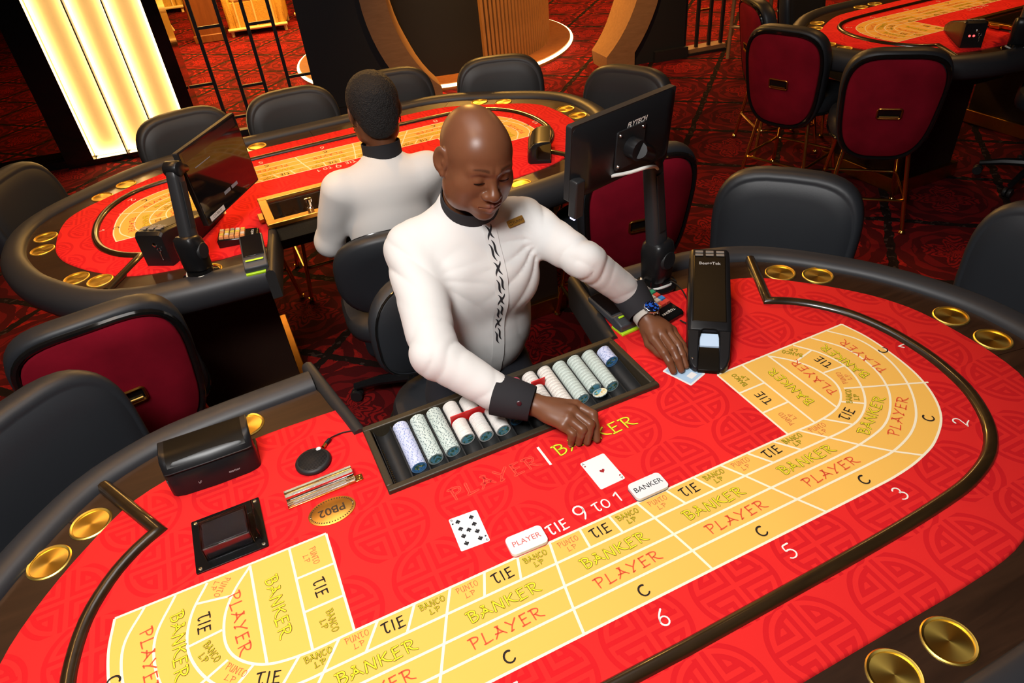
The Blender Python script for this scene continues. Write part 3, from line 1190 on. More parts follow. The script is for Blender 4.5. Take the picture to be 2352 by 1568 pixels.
# ------------------------------------------------------------------ player chairs
def outline(n=44, hw_top=.262, hw_bot=.205, hh=.295, ex=3.5):
    out = []
    for k in range(n):
        a = 2 * math.pi * k / n
        c_, s_ = math.cos(a), math.sin(a)
        x = math.copysign(abs(c_) ** (2 / ex), c_)
        z = math.copysign(abs(s_) ** (2 / ex), s_)
        hw = hw_bot + (hw_top - hw_bot) * (z * .5 + .5) ** .7
        out.append((x * hw, z * hh))
    return out


OL = outline()
BZ, BY = .705, -.235          # centre of the backrest
TILT = math.radians(9)


def back_pt(x, z, y):
    """x right, z up from the back's centre, y forward; curved and reclined"""
    y = y + .42 * x * x
    return (x, BY + y * math.cos(TILT) - z * math.sin(TILT), BZ + z * math.cos(TILT) + y * math.sin(TILT))


def back_loft(prof):
    rings = []
    for sc, y in prof:
        rings.append([back_pt(x * sc, z * sc, y) for x, z in OL])
    return rings


def make_chair():
    t = thing('casino_chair')
    mb = MB()
    mb.loft(back_loft([(.94, .0), (.985, .004), (1.0, .020), (1.0, .050), (.985, .068), (.95, .080), (.90, .086), (.885, .084), (.87, .087), (.70, .094), (.45, .099), (.2, .101), (.02, .101)]))
    mb.build('backrest', M['leather'], t, angle=70)
    mb = MB()
    mb.loft(back_loft([(.88, .0), (.88, -.008), (.86, -.013), (.6, -.016), (.3, -.017), (.02, -.017)]))
    mb.build('back_panel', M['maroon'], t, angle=70)
    mb = MB()
    mb.tube([back_pt(x * .925, z * .925, -.004) for x, z in OL], .011, 8, closed=True)
    mb.build('piping', M['gloss_black'], t)
    # recessed pull handle
    hd = MB()
    hp = [(-.056, .022), (.056, .022), (.056, -.022), (-.056, -.022)]
    hd.tube([back_pt(x, z - .01, -.024) for x, z in resample([(-.05, .026), (.05, .026), (.056, .02), (.056, -.02), (.05, -.026), (-.05, -.026), (-.056, -.02), (-.056, .02), (-.05, .026)], 33)[:-1]], .0045, 8, closed=True)
    h = hd.build('handle', M['brass_dark'], t)
    mb = MB()
    mb.loft([[back_pt(x * .98, z * .98 - .01, y) for x, z in hp] for y in (-.016, -.0205)])
    mb.build('handle_recess', M['gloss_black'], h, smooth=False)
    mb = MB()
    mb.tube([back_pt(-.045, -.026, -.026), back_pt(.045, -.026, -.026)], .006, 8)
    mb.build('grip', M['brass'], h)
    # seat
    so = [(math.copysign(abs(math.cos(a)) ** .6, math.cos(a)) * .245, math.copysign(abs(math.sin(a)) ** .6, math.sin(a)) * .225 + .02) for a in [2 * math.pi * k / 40 for k in range(40)]]
    mb = MB()
    mb.loft([[(x * sc, y * sc, z) for x, y in so] for sc, z in ((.9, .515), (.97, .520), (1.0, .54), (1.0, .575), (.97, .60), (.90, .612), (.6, .618), (.2, .62), (.02, .62))])
    mb.build('seat', M['leather'], t, angle=60)
    mb = MB()
    mb.tube([(x * .985, y * .985, .522) for x, y in so], .009, 8, closed=True)
    mb.build('seat_piping', M['gloss_black'], t)
    # brass legs with ball feet, footrest
    for sx in (-1, 1):
        for sy in (-1, 1):
            mb = MB()
            mb.tube([(sx * .15, sy * .14 + .02, .52), (sx * .215, sy * .215 + .02, .012)], .0115, 10)
            l = mb.build('leg', M['brass'], t)
            mb = MB()
            mb.lathe([(0, -.012), (.013, -.010), (.018, 0), (.013, .010), (0, .013)], 12, (sx * .2165, sy * .2165 + .02, .012))
            mb.build('glide', M['brass'], l)
    mb = MB()
    q = .198
    mb.tube([(x, y + .02, .19) for x, y in rrect(2 * q, 2 * q, .03, 3)], .0095, 8, closed=True)
    mb.build('footrest', M['brass'], t)
    mb = MB()
    mb.box((0, .02, .50), (.30, .28, .035))
    mb.build('seat_plate', M['gloss_black'], t, bevel=.006)
    return t


chair0 = make_chair()
top_off = Vector(back_pt(0, .295, .03))
# back-top centre on the floor plan, facing angle (rotation of the chair's +y), label
CH = [
    ((1.285, .695), 128, 'black leather player chair right behind the card shoe, front side showing', 'chairs at the near table'),
    ((1.70, .0), 95, 'black leather player chair cut off by the right edge of the picture', 'chairs at the near table'),
    ((-1.135, .735), 222, 'black leather player chair at the lower left edge, beside the near table', 'chairs at the near table'),
    ((-.962, 1.068), 8, 'player chair with large dark red velvet back, below the middle table left end', 'chairs at the middle table'),
    ((-1.38, 2.60), 243, 'black leather player chair at the left edge, by the middle table end', 'chairs at the middle table'),
    ((-.60, 3.000), 190, 'black leather player chair in front of the glowing light column', 'chairs at the middle table'),
    ((-.045, 2.985), 180, 'black leather player chair in front of the lattice screen', 'chairs at the middle table'),
    ((.50, 2.955), 176, 'black leather player chair mostly hidden behind the seated dealer with short hair', 'chairs at the middle table'),
    ((1.10, 2.770), 160, 'black leather player chair in front of the moon gate opening', 'chairs at the middle table'),
    ((1.545, 2.090), 118, 'black leather player chair just above the near table monitor', 'chairs at the middle table'),
    ((.975, 1.135), -8, 'player chair with dark red back half hidden behind the monitor arm', 'chairs at the middle table'),
    ((2.565, 2.13), -72, 'left dark red velvet backed chair of the two at the far right table', 'chairs at the far right table'),
    ((2.640, 1.43), -42, 'right dark red velvet backed chair of the two at the far right table', 'chairs at the far right table'),
    ((2.93, 2.83), 248, 'black leather player chair behind the left end of the far right table', 'chairs at the far right table'),
    ((3.62, 3.16), 195, 'player chair at the far side of the far right table, cut by the top edge', 'chairs at the far right table'),
]
for i, ((x, y), ang, lab, grp) in enumerate(CH):
    o = chair0 if i == 0 else copy_tree(chair0)
    a = math.radians(ang)
    off = Matrix.Rotation(a, 3, 'Z') @ Vector((top_off.x, top_off.y, 0))
    o.location = (x - off.x, y - off.y, 0)
    o.rotation_euler = (0, 0, a)
    tag(o, lab, 'chair', grp)


# ------------------------------------------------------------------ dealers' swivel chairs
def make_dealer_chair():
    t = thing('dealer_chair')
    OLd = outline(40, .225, .235, .17, 2.8)

    def bp_(x, z, y):
        y = y + .9 * x * x
        return (x, -.215 + y - z * .12, .765 + z)
    mb = MB()
    mb.loft([[bp_(x * sc, z * sc, y) for x, z in OLd] for sc, y in ((.02, -.035), (.6, -.034), (.9, -.030), (.98, -.018), (1.0, 0), (.985, .022), (.93, .036), (.915, .034), (.9, .037), (.6, .044), (.3, .047), (.02, .048))])
    bk = mb.build('backrest', M['leather'], t, angle=70)
    mb = MB()
    mb.tube([bp_(x * .945, z * .945, .036) for x, z in OLd], .003, 6, closed=True)
    mb.build('seam', M['gloss_black'], bk)
    so = [(math.copysign(abs(math.cos(a)) ** .65, math.cos(a)) * .235, math.copysign(abs(math.sin(a)) ** .65, math.sin(a)) * .225) for a in [2 * math.pi * k / 40 for k in range(40)]]
    mb = MB()
    mb.loft([[(x * sc, y * sc, z) for x, y in so] for sc, z in ((.9, .47), (.98, .48), (1.0, .50), (1.0, .53), (.95, .555), (.6, .56), (.02, .56))])
    mb.build('seat', M['leather'], t, angle=60)
    mb = MB()
    mb.tube([(0, -.20, .49), (0, -.27, .52), (0, -.275, .72)], .016, 8)
    mb.build('back_bracket', M['plastic'], t)
    mb = MB()
    mb.lathe([(.045, .47), (.045, .45), (.026, .44), (.026, .28), (.034, .27), (.034, .10), (0, .10)], 16)
    mb.build('gas_column', M['plastic'], t)
    for k in range(5):
        a = k * 2 * math.pi / 5 + .3
        mb = MB()
        mb.tube([(.03 * math.cos(a), .03 * math.sin(a), .12), (.17 * math.cos(a), .17 * math.sin(a), .105), (.29 * math.cos(a), .29 * math.sin(a), .075)], [.026, .022, .016], 8)
        l = mb.build('base_arm', M['plastic'], t)
        mb = MB()
        for d in (-.014, .014):
            mb.lathe([(0, -.009), (.026, -.009), (.028, 0), (.026, .009), (0, .009)], 14, (.29 * math.cos(a) - d * math.sin(a), .29 * math.sin(a) + d * math.cos(a), .030), Matrix.Rotation(a, 3, 'Z') @ Matrix.Rotation(math.pi / 2, 3, 'X'))
        mb.build('caster', M['plastic_matt'], l)
    return t


dc = make_dealer_chair()
dc.location = (.015, .665, 0)
dc.rotation_euler = (0, 0, math.pi + .05)
tag(dc, 'black leather swivel chair under the dealer at the near table', 'chair', 'dealer chairs')
d2 = copy_tree(dc)
d2.location = (.015, 1.415, 0)
d2.rotation_euler = (0, 0, -.12)
tag(d2, 'black leather swivel chair under the dealer at the middle table', 'chair', 'dealer chairs')
d3 = copy_tree(dc)
d3.location = (3.95, 1.36, 0)
d3.rotation_euler = (0, 0, .5)
tag(d3, 'black swivel chair in the shadow at the far right table recess', 'chair', 'dealer chairs')

# ------------------------------------------------------------------ chip tray and chips
def make_tray(label):
    t = thing('chip_tray', (0, .25, H), 0, label, 'chip tray', 'chip trays')
    mb = MB()
    for (c, s) in (((0, -.1085, -.022), (.712, .017, .068)), ((0, .1065, -.022), (.712, .019, .068)), ((-.3475, 0, -.022), (.017, .20, .068)), ((.3475, 0, -.022), (.017, .20, .068))):
        mb.box(c, s)
    mb.build('frame', M['chip_tray'], t, bevel=.003)
    mb = MB()
    mb.box((0, 0, -.059), (.70, .21, .006))
    mb.build('floor_plate', M['tray_inner'], t)
    wm = MB()
    pts = [(-.0222, .002), (-.0210, .002), (-.0205, 0)] + [(-.0205 * math.cos(math.radians(a)), -.0205 * math.sin(math.radians(a))) for a in (25, 50, 75, 90, 105, 130, 155)] + [(.0205, 0), (.0210, .002), (.0222, .002)]
    tl = math.tan(math.radians(8))
    wm.loft([[(x, y, y * tl - .012 + z - .004) for x, z in pts] for y in (-.100, .097)], cap=(False, False), closed=False)
    w0 = wm.build('well', M['tray_inner'], t, angle=40)
    for k in range(15):
        o = w0 if k == 0 else w0.copy()
        if k:
            COL.objects.link(o)
        o.location = (-.3117 + .0447 * k, 0, 0)
    return t


tray = make_tray('open bronze chip tray full of chip columns in front of the male dealer')
mb = MB()
mb.box((-.333, .0, -.018), (.005, .15, .0006))
text_obj('tray_lettering', 'casino float', .010, M['brass'], tray, Matrix.Translation((-.328, -.04, -.0225)) @ Matrix.Rotation(math.radians(40), 4, 'Y') @ Matrix.Rotation(math.radians(-90), 4, 'Z'), .0001) if False else None
# tiny gold script on the empty end well
lab_mb = MB()
for k in range(22):
    lab_mb.box((-.3285 + .0006 * math.sin(k * 2.1), -.085 + .0062 * k, -.0255 + (-.085 + .0062 * k) * .1405), (.0035, .0026, .0004), Matrix.Rotation(math.radians(48), 3, 'Y'))
lab_mb.build('gold_script', M['brass'], tray, smooth=False)


def chip_mats(name, edge, spk, face, ringc):
    m1, nt, b = new_mat('chip_edge_' + name)
    vec, x, y, z = coords(nt)
    oi = nt.nodes.new('ShaderNodeObjectInfo')
    f = noise(nt, vec, 800.0 if name == 'white' else 420.0, 2)
    ang = X.op('ARCTAN2', y, x)
    rnd = X(oi.outputs['Random'])
    st = X.op('SINE', ang * 9.0 + rnd * 40.0) > (.86 if name != 'white' else 2.0)
    nt.links.new(mixc(nt, (f > .68) | st, edge, spk), b.inputs['Base Color'])
    b.inputs['Roughness'].default_value = .5
    m2, nt, b = new_mat('chip_face_' + name)
    vec, x, y, z = coords(nt)
    oi = nt.nodes.new('ShaderNodeObjectInfo')
    rnd = X(oi.outputs['Random'])
    mp = nt.nodes.new('ShaderNodeMapping')
    nt.links.new(vec, mp.inputs['Vector'])
    cb = nt.nodes.new('ShaderNodeCombineXYZ')
    nt.links.new((rnd * 3.0).s, cb.inputs[0])
    nt.links.new(cb.outputs[0], mp.inputs['Location'])
    r = (x * x + y * y).sqrt()
    f = noise(nt, mp.outputs[0], 95.0, 3)
    g = noise(nt, mp.outputs[0], 160.0, 2)
    c = mixc(nt, f > .54, face, (0.06, 0.16, 0.10))
    c = mixc(nt, (g > .60) & (r < .010), c, (0.50, 0.52, 0.22))
    c = mixc(nt, r.inr(.0140, .0150), c, (0.05, 0.07, 0.07))
    ring = (r > .0150)
    ang = X.op('ARCTAN2', y, x)
    tick = X.op('SINE', ang * 44.0) > .2
    c2 = mixc(nt, tick & r.inr(.0160, .0178), ringc, (0.08, 0.12, 0.14))
    nt.links.new(mixc(nt, ring, c, c2), b.inputs['Base Color'])
    b.inputs['Roughness'].default_value = .3
    return [m1, m2]


CM = {
    'lav': chip_mats('lavender', (.62, .66, .86), (.30, .36, .62), (.07, .28, .70), (.14, .38, .80)),
    'grn': chip_mats('pale', (.62, .70, .66), (.16, .22, .22), (.14, .40, .54), (.50, .60, .58)),
    'wht': chip_mats('white', (.82, .78, .74), (.35, .20, .17), (.14, .42, .55), (.78, .78, .74)),
    'blu': chip_mats('blue', (.30, .50, .70), (.60, .66, .70), (.05, .24, .50), (.08, .30, .55)),
    'pnk': chip_mats('pink', (.60, .12, .17), (.40, .06, .09), (.60, .12, .30), (.70, .25, .40)),
}
CHR, CHT = .0193, .0033
proto = {}
for key, mm in CM.items():
    mb = MB()
    prof = [(CHR - .0006, -CHT / 2), (CHR, -CHT / 2 + .0005), (CHR, CHT / 2 - .0005), (CHR - .0006, CHT / 2)]
    n = 24
    vs = [(r_ * math.cos(2 * math.pi * k / n), r_ * math.sin(2 * math.pi * k / n), z_) for r_, z_ in prof for k in range(n)]
    mb.add(vs, [(i * n + k, i * n + (k + 1) % n, (i + 1) * n + (k + 1) % n, (i + 1) * n + k) for i in range(3) for k in range(n)])
    mb.mat(1)
    mb.add([vs[k] for k in range(n)], [tuple(reversed(range(n)))])
    mb.add([vs[3 * n + k] for k in range(n)], [tuple(range(n))])
    o = mb.build('casino_chip', mm, None, angle=35)
    proto[key] = o.data
    bpy.data.objects.remove(o)
tl8 = math.radians(8)
AX = Vector((0, math.cos(tl8), math.sin(tl8)))     # towards the dealer
CBASE = Matrix.Rotation(tl8 - math.pi / 2, 3, 'X') # chip +z becomes the column axis


def column_pts(k, y0, y1):
    x = -.267 + .0447 * k
    n = int((y1 - y0) / math.cos(tl8) / CHT)
    z0 = H - .0155 + (y0 - .25) * math.tan(tl8)
    return [Vector((x, y0, z0)) + AX * (CHT * (i + .5)) for i in range(n)]


COLS = [
    (0, .200, .340, 'lav', 'the leftmost lavender column in the open tray'),
    (1, .205, .341, 'grn', 'the second column from the left, pale green'),
    (2, .208, .342, 'grn', 'the third column from the left, pale green'),
    (3, .226, .282, 'wht', 'the white column before the red divider\'s left end'),
    (3, .287, .344, 'wht', 'the white column behind the red divider\'s left end'),
    (4, .214, .282, 'wht', 'the white column before the red divider\'s middle'),
    (4, .287, .344, 'wht', 'the white column behind the red divider\'s middle'),
    (5, .211, .344, 'wht', 'the white column right beside the dealer\'s black cuff'),
    (13, .292, .341, 'lav', 'the short lavender column at the tray\'s right end'),
]
REST = [(6, .226, .342, 'blu'), (7, .232, .345, 'pnk'), (8, .225, .296, 'wht'), (8, .302, .345, 'wht'), (9, .207, .345, 'wht'),
        (10, .212, .343, 'grn'), (11, .229, .344, 'grn'), (12, .216, .344, 'grn')]
count = 0
for (k, y0, y1, ty, desc) in COLS:
    P = column_pts(k, y0, y1)
    for i, p_ in enumerate(P):
        o = bpy.data.objects.new('casino_chip', proto[ty])
        COL.objects.link(o)
        o.matrix_world = Matrix.Translation(p_ + Vector((rng.normal(0, .00025), 0, rng.normal(0, .0002)))) @ (CBASE @ Matrix.Rotation(rng.uniform(0, 6.28), 3, 'Z')).to_4x4()
        if i == 0:
            tag(o, 'front chip, printed face showing, of ' + desc, 'chip', 'front chips of the tray columns')
        else:
            tag(o, 'casino chip stacked inside ' + desc, 'chip', 'chips of ' + desc)
        count += 1
# the remaining columns, past the limit of single chips
mb = MB()
mats_rest = []
for key in CM:
    mats_rest += CM[key]
keys = list(CM)
RN = ['front chip, face showing, of the blue column under the wrist', 'front chip, face showing, of the dark pink column under the hand', 'front chip, face showing, of the white column before the short red divider', None, 'front chip, face showing, of the long white column right of the hand', 'front chip, face showing, of the first pale green column right of the hand', 'front chip, face showing, of the pale green column behind the leaning chip', 'front chip, face showing, of the rightmost long pale green column']
for (k, y0, y1, ty), rn in zip(REST, RN):
    for ci, p_ in enumerate(column_pts(k, y0, y1)):
        me = proto[ty]
        if ci == 0 and rn:
            o = bpy.data.objects.new('casino_chip', me)
            COL.objects.link(o)
            o.matrix_world = Matrix.Translation(p_) @ (CBASE @ Matrix.Rotation(rng.uniform(0, 6.28), 3, 'Z')).to_4x4()
            tag(o, rn, 'chip', 'front chips of the tray columns')
            continue
        Rm = CBASE @ Matrix.Rotation(rng.uniform(0, 6.28), 3, 'Z')
        b0 = len(mb.v)
        mb.v += [tuple(Rm @ v_.co + p_) for v_ in me.vertices]
        for pl in me.polygons:
            mb.f.append(tuple(b0 + q for q in pl.vertices))
            mb.m.append(keys.index(ty) * 4 + (3 if pl.material_index else (ci * 7 + k) % 3))
# faces of the joined chips take their print from the plain ring colours
def flat_chip(name, edge, face):
    return [mat('chip_edge_plain_' + name, [c_ * q_ for c_ in edge], .5, var=.3, vscale=260) for q_ in (1.0, .86, .74)] + [mat('chip_face_plain_' + name, face, .35, var=.6, vscale=90)]
mr = []
for key, e_, f_ in (('lav', (.60, .64, .84), (.06, .22, .55)), ('grn', (.58, .66, .62), (.12, .28, .30)), ('wht', (.80, .75, .70), (.14, .30, .36)), ('blu', (.25, .45, .65), (.05, .26, .50)), ('pnk', (.55, .10, .15), (.60, .12, .30))):
    mr += flat_chip(key, e_, f_)
tag(mb.build('casino_chips', mr, None, angle=35), 'remaining chip columns across the middle and right of the tray', 'chips', None, 'stuff')
o = bpy.data.objects.new('casino_chip', proto['grn'])
COL.objects.link(o)
o.matrix_world = Matrix.Translation((.2245, .203, H - .012)) @ Matrix.Rotation(math.radians(-16), 4, 'X') @ Matrix.Rotation(math.radians(-8), 4, 'Y')
tag(o, 'single pale chip leaning in an empty well at the right of the tray', 'chip')
for (x, y, w, lab) in ((-.0885, .2845, .127, 'long red plastic divider among the left chip columns'), (.0965, .299, .040, 'short red plastic divider among the middle chip columns')):
    mb = MB()
    zc = H + (y - .25) * math.tan(tl8)
    mb.box((0, 0, 0), (w, .0025, .043))
    o = mb.build('chip_divider', M['red_plastic'], None, bevel=.0008, loc=(x, y, zc - .008), rot=(tl8, 0, 0))
    tag(o, lab, 'divider')


# lidded trays on the two other tables
def make_lid_tray(loc, label, lab2):
    t = make_tray(label)
    t.location = Vector(loc) + Matrix.Rotation(math.pi, 3, 'Z') @ Vector((0, .25, 0))
    t.rotation_euler = (0, 0, math.pi)
    l = thing('tray_lid', t.location + Vector((0, 0, .0125)), math.pi, lab2, 'lid', 'locked chip tray lids')
    mb = MB()
    for (c, s) in (((0, -.128, .010), (.75, .034, .020)), ((0, .118, .010), (.75, .034, .020)), ((-.358, -.005, .010), (.034, .215, .020)), ((.358, -.005, .010), (.034, .215, .020))):
        mb.box(c, s)
    mb.build('lid_frame', M['brass_dark'], l, bevel=.003)
    mb = MB()
    mb.box((0, -.005, .012), (.69, .214, .004))
    mb.build('lid_pane', M['acrylic'], l)
    mb = MB()
    mb.box((.385, .03, .008), (.02, .06, .016))
    mb.build('hinge', M['brass_dark'], l, bevel=.002)
    mb = MB()
    mb.lathe([(0, 0), (.012, 0), (.012, .012), (.008, .016), (.008, .035), (.014, .037), (.014, .048), (0, .05)], 16, (.20, .10, .018))
    mb.build('lock_knob', M['chrome'], l)
    return t


make_lid_tray(table_far.location, 'chip tray under a locked lid on the middle table', 'brass framed clear lid locked over the middle table chip tray')
make_lid_tray(table_third.location, 'chip tray under a locked lid on the far right table', 'brass framed clear lid over the far right table chip tray')


# ------------------------------------------------------------------ cards and markers
def heart(s):
    out = []
    for k in range(26):
        t_ = 2 * math.pi * k / 26
        out.append((s * 16 * math.sin(t_) ** 3 / 17, s * (13 * math.cos(t_) - 5 * math.cos(2 * t_) - 2 * math.cos(3 * t_) - math.cos(4 * t_)) / 17))
    return out


def spade(mb, cx, cy, s, flip, z):
    f = -1 if flip else 1
    pts = [(x, -y + s * .15) for x, y in heart(s)]
    mb.add([(cx + x * f, cy + y * f, z) for x, y in pts], [tuple(range(len(pts)))])
    st = [(-.08 * s, -.2 * s), (.08 * s, -.2 * s), (.35 * s, -1.0 * s), (-.35 * s, -1.0 * s)]
    mb.add([(cx + x * f, cy + y * f, z) for x, y in st], [(0, 1, 2, 3)])


M['card_red'] = mat('card_red', (0.35, 0.012, 0.015), .5)
M['card_black'] = mat('card_black', (0.010, 0.010, 0.014), .5)


def card(x, y, rz, z, label):
    t = thing('playing_card', (x, y, H + z), rz, label, 'playing card', 'playing cards dealt on the felt')
    mb = MB()
    mb.prism(rrect(.063, .088, .0036), 0, .0005)
    mb.build('card_stock', M['card'], t, smooth=False)
    return t


ace = card(.0872, -.0367, .0282, .0004, 'ace of hearts lying face up above the white banker marker')
mb = MB()
pts = heart(.0065)
mb.add([(x, y, .0007) for x, y in pts], [tuple(range(len(pts)))])
for s in (1, -1):
    pts = heart(.0027)
    mb.add([(s * (-.0265 + x), s * (.0300 + y), .0007) for x, y in pts], [tuple(range(len(pts)))])
mb.build('heart_pips', M['card_red'], ace, smooth=False)
for s in (0, 1):
    text_obj('card_index', 'A', .010, M['card_black'], ace, Matrix.Rotation(math.pi * s, 4, 'Z') @ Matrix.Translation((-.0265, .0375, .0007)), .0)
nine = card(-.2358, -.0412, -.0647, .0004, 'nine of spades lying face up left of the white player marker')
mb = MB()
for x in (-.0150, .0150):
    for i, y in enumerate((.0295, .0100, -.0100, -.0295)):
        spade(mb, x, y, .0058, i > 1, .0007)
spade(mb, 0, 0.0005, .0058, False, .0007)
for s in (1, -1):
    spade(mb, s * -.0265, s * .0285, .0024, s < 0, .0007)
mb.build('spade_pips', M['card_black'], nine, smooth=False)
for s in (0, 1):
    text_obj('card_index', '9', .010, M['card_black'], nine, Matrix.Rotation(math.pi * s, 4, 'Z') @ Matrix.Translation((-.0265, .0375, .0007)), .0)
blue = card(.4415, .149, math.radians(18.6), .0006, 'card with light blue back under the dealer\'s fingertips by the shoe')
mb = MB()
mb.add([(x, y, .0007) for x, y in rrect(.053, .078, .002)], [tuple(range(24))])
mb.build('blue_back', M['card_blue'], blue, smooth=False)
mb = MB()
mb.add([(x, y, .0009) for x, y in rrect(.024, .017, .001, 5, .003, -.022)], [tuple(range(24))])
mb.build('back_emblem', M['card'], blue, smooth=False)


def lammer(x, y, rz, word, m_, side, label):
    t = thing('marker_plaque', (x, y, H), rz, label, 'marker', 'white table markers')
    mb = MB()
    mb.prism(rrect(.080, .046, .010, 6), .0005, .0105)
    mb.build('plaque', M['white'], t, bevel=.001)
    mb = MB()
    mb.prism(rrect(.0806, .0466, .0103, 6), .0, .0035)
    mb.build('plaque_base', side, t)
    text_obj('word', word, .0185, m_, t, Matrix.Translation((0, 0, .0106)), .0001)
    return t


M['marker_red'] = mat('marker_red', (0.62, 0.12, 0.10), .5)
M['marker_grey'] = mat('marker_grey', (0.10, 0.10, 0.12), .5)
lammer(-.144, -.1275, -.03, 'PLAYER', M['marker_red'], M['marker_red'], 'white rounded marker reading PLAYER in red letters')
lammer(.146, -.1275, 0, 'BANKER', M['card_black'], M['marker_grey'], 'white rounded marker reading BANKER in black letters')

# oval brass table plate
pl = thing('table_plate', (-.481, .152, H), 0, 'oval brass plate reading PB02 on the near table', 'plate')
mb = MB()
el = [(math.cos(2 * math.pi * k / 48), math.sin(2 * math.pi * k / 48)) for k in range(48)]
mb.loft([[(x * .052, y * .037, 0) for x, y in el], [(x * .052, y * .037, .0022) for x, y in el], [(x * .051, y * .036, .003) for x, y in el]])
mb.build('brass_oval', M['plate_brass'], pl, angle=50)
mb = MB()
for k in range(48):
    a = 2 * math.pi * k / 48
    mb.box((.0465 * math.cos(a), .0315 * math.sin(a), .0032), (.0035, .0022, .0005), Matrix.Rotation(a, 3, 'Z'))
M['engrave'] = mat('engraving', (0.05, 0.025, 0.01), .6)
rg = mb.build('key_border', M['engrave'], pl, smooth=False)
rg['kind'] = 'stuff'
text_obj('engraved_code', 'PB02', .029, M['engrave'], pl, Matrix.Translation((0, .001, .0033)) @ Matrix.Rotation(math.pi, 4, 'Z'), .0001, bold=.0004)
for s in (-1, 1):
    mb = MB()
    mb.lathe([(0, .003), (.002, .003), (.0016, .0045), (0, .0048)], 10, (s * .0465, 0, 0))
    mb.build('rivet', M['steel'], pl)

M['cream_insert'] = mat('cream_insert', (0.80, 0.70, 0.50), .4)
# clear acrylic card squeezer bar
br = thing('acrylic_bar', (-.489, .226, H), math.radians(1), 'clear acrylic bar with gold base beside the oval plate', 'acrylic bar')
mb = MB()
mb.box((0, -.016, .0022), (.156, .012, .0044))
mb.box((0, .0155, .0022), (.156, .004, .0044))
mb.box((.085, -.012, .0022), (.018, .020, .0044))
mb.build('gold_base', M['brass'], br, bevel=.001)
mb = MB()
mb.box((0, .006, .0135), (.154, .022, .018))
mb.build('clear_block', M['acrylic'], br, bevel=.0015)
mb = MB()
mb.box((0, -.014, .009), (.154, .010, .009))
mb.build('clear_lip', M['acrylic'], br, bevel=.001)
mb = MB()
mb.box((0, .002, .002), (.154, .024, .004))
mb.build('cream_insert', M['cream_insert'], br)
for y_, w_ in ((-.014, .120), (.006, .130)):
    mb = MB()
    mb.box((-.004, y_, .0047), (w_, .004, .0006))
    mb.build('highlight_strip', M['white'], br)  # white strips stand in for the bright highlights in the clear acrylic
mb = MB()
mb.tube([(.087 + .004 * math.cos(a), -.012 + .004 * math.sin(a), .0052) for a in np.linspace(0, 6.28, 13)[:-1]], .001, 6, closed=True)
mb.build('ring', M['brass'], br)

M['deck'] = mat('dark_deck', (0.030, 0.026, 0.030), .28)
# smoked acrylic discard box on a black plate
db = thing('discard_box', (-.695, .1985, H), 0, 'clear acrylic box with dark deck on a glossy black plate', 'card box')
mb = MB()
mb.prism(rrect(.146, .148, .003), 0, .004)
mb.build('base_plate', M['gloss_black'], db, bevel=.0008)
for sx in (-1, 1):
    for sy in (-1, 1):
        mb = MB()
        mb.lathe([(0, .004), (.0045, .004), (.0040, .0055), (.0015, .0060), (0, .0060)], 12, (sx * .064, sy * .065, 0))
        mb.build('screw', M['steel'], db)
mb = MB()
mb.box((0, -.014, .0215), (.088, .068, .033))
mb.build('dark_deck', M['deck'], db, bevel=.002)
mb = MB()
for (c, s) in (((0, -.014, .0405), (.098, .080, .003)), ((-.0475, -.014, .022), (.003, .080, .036)), ((0, -.0525, .022), (.098, .003, .036)), ((0, .0245, .022), (.098, .003, .036)), ((.0475, -.014, .022), (.003, .080, .036))):
    mb.box(c, s)
mb.build('clear_shell', M['acrylic'], db, bevel=.0008)
mb = MB()
mb.box((.062, -.010, .024), (.003, .085, .040))
mb.box((.055, -.010, .012), (.014, .080, .003))
mb.build('clear_side', M['acrylic'], db, bevel=.0006)


# UV counterfeit detector
def make_uv():
    t = thing('counterfeit_detector')
    prof = [(-.050, 0), (-.050, .016), (-.046, .045), (-.041, .060), (-.030, .078), (-.015, .088), (.010, .093), (.050, .0935), (.052, .086), (.020, .080), (-.004, .072), (-.014, .058), (-.016, .024), (-.008, .017), (.050, .015), (.052, 0)]
    mb = MB()
    rings = []
    for x, k in ((-.100, .62), (-.098, .76), (-.090, .90), (-.072, 1.0), (0, 1.06), (.072, 1.0), (.090, .90), (.098, .76), (.100, .62)):
        rings.append([(x, y if y > 0 else y * k, z) for y, z in prof])
    mb.loft(rings)
    mb.build('housing', M['plastic'], t, bevel=.002, angle=35)
    mb = MB()
    mb.loft([[(x, y * k - .0012 * (1 if y < 0 else 0), z + .0012) for y, z in ((-.0315, .074), (-.015, .0872), (.010, .0922), (.047, .0928))] for x, k in ((-.086, .98), (0, 1.0), (.086, .98))], cap=(False, False), closed=False)
    mb.build('tinted_visor', M['smoked'], t, angle=60)
    mb = MB()
    mb.tube([(-.096, -.0385, .066), (-.085, -.0420, .0665), (0, -.0440, .067), (.085, -.0420, .0665), (.096, -.0385, .066)], .0016, 6)
    mb.build('seam_strip', M['plastic'], t)
    mb = MB()
    mb.box((-.0945, -.028, .036), (.008, .018, .022))
    sw = mb.build('power_switch', M['grey_plastic'], t, bevel=.001)
    text_obj('device_lettering', 'UV  Counterfeit  Detector', .0085, M['white_soft'], t, Matrix.Translation((.010, -.0505, .024)) @ Matrix.Rotation(math.radians(83), 4, 'X'), .0001)
    return t


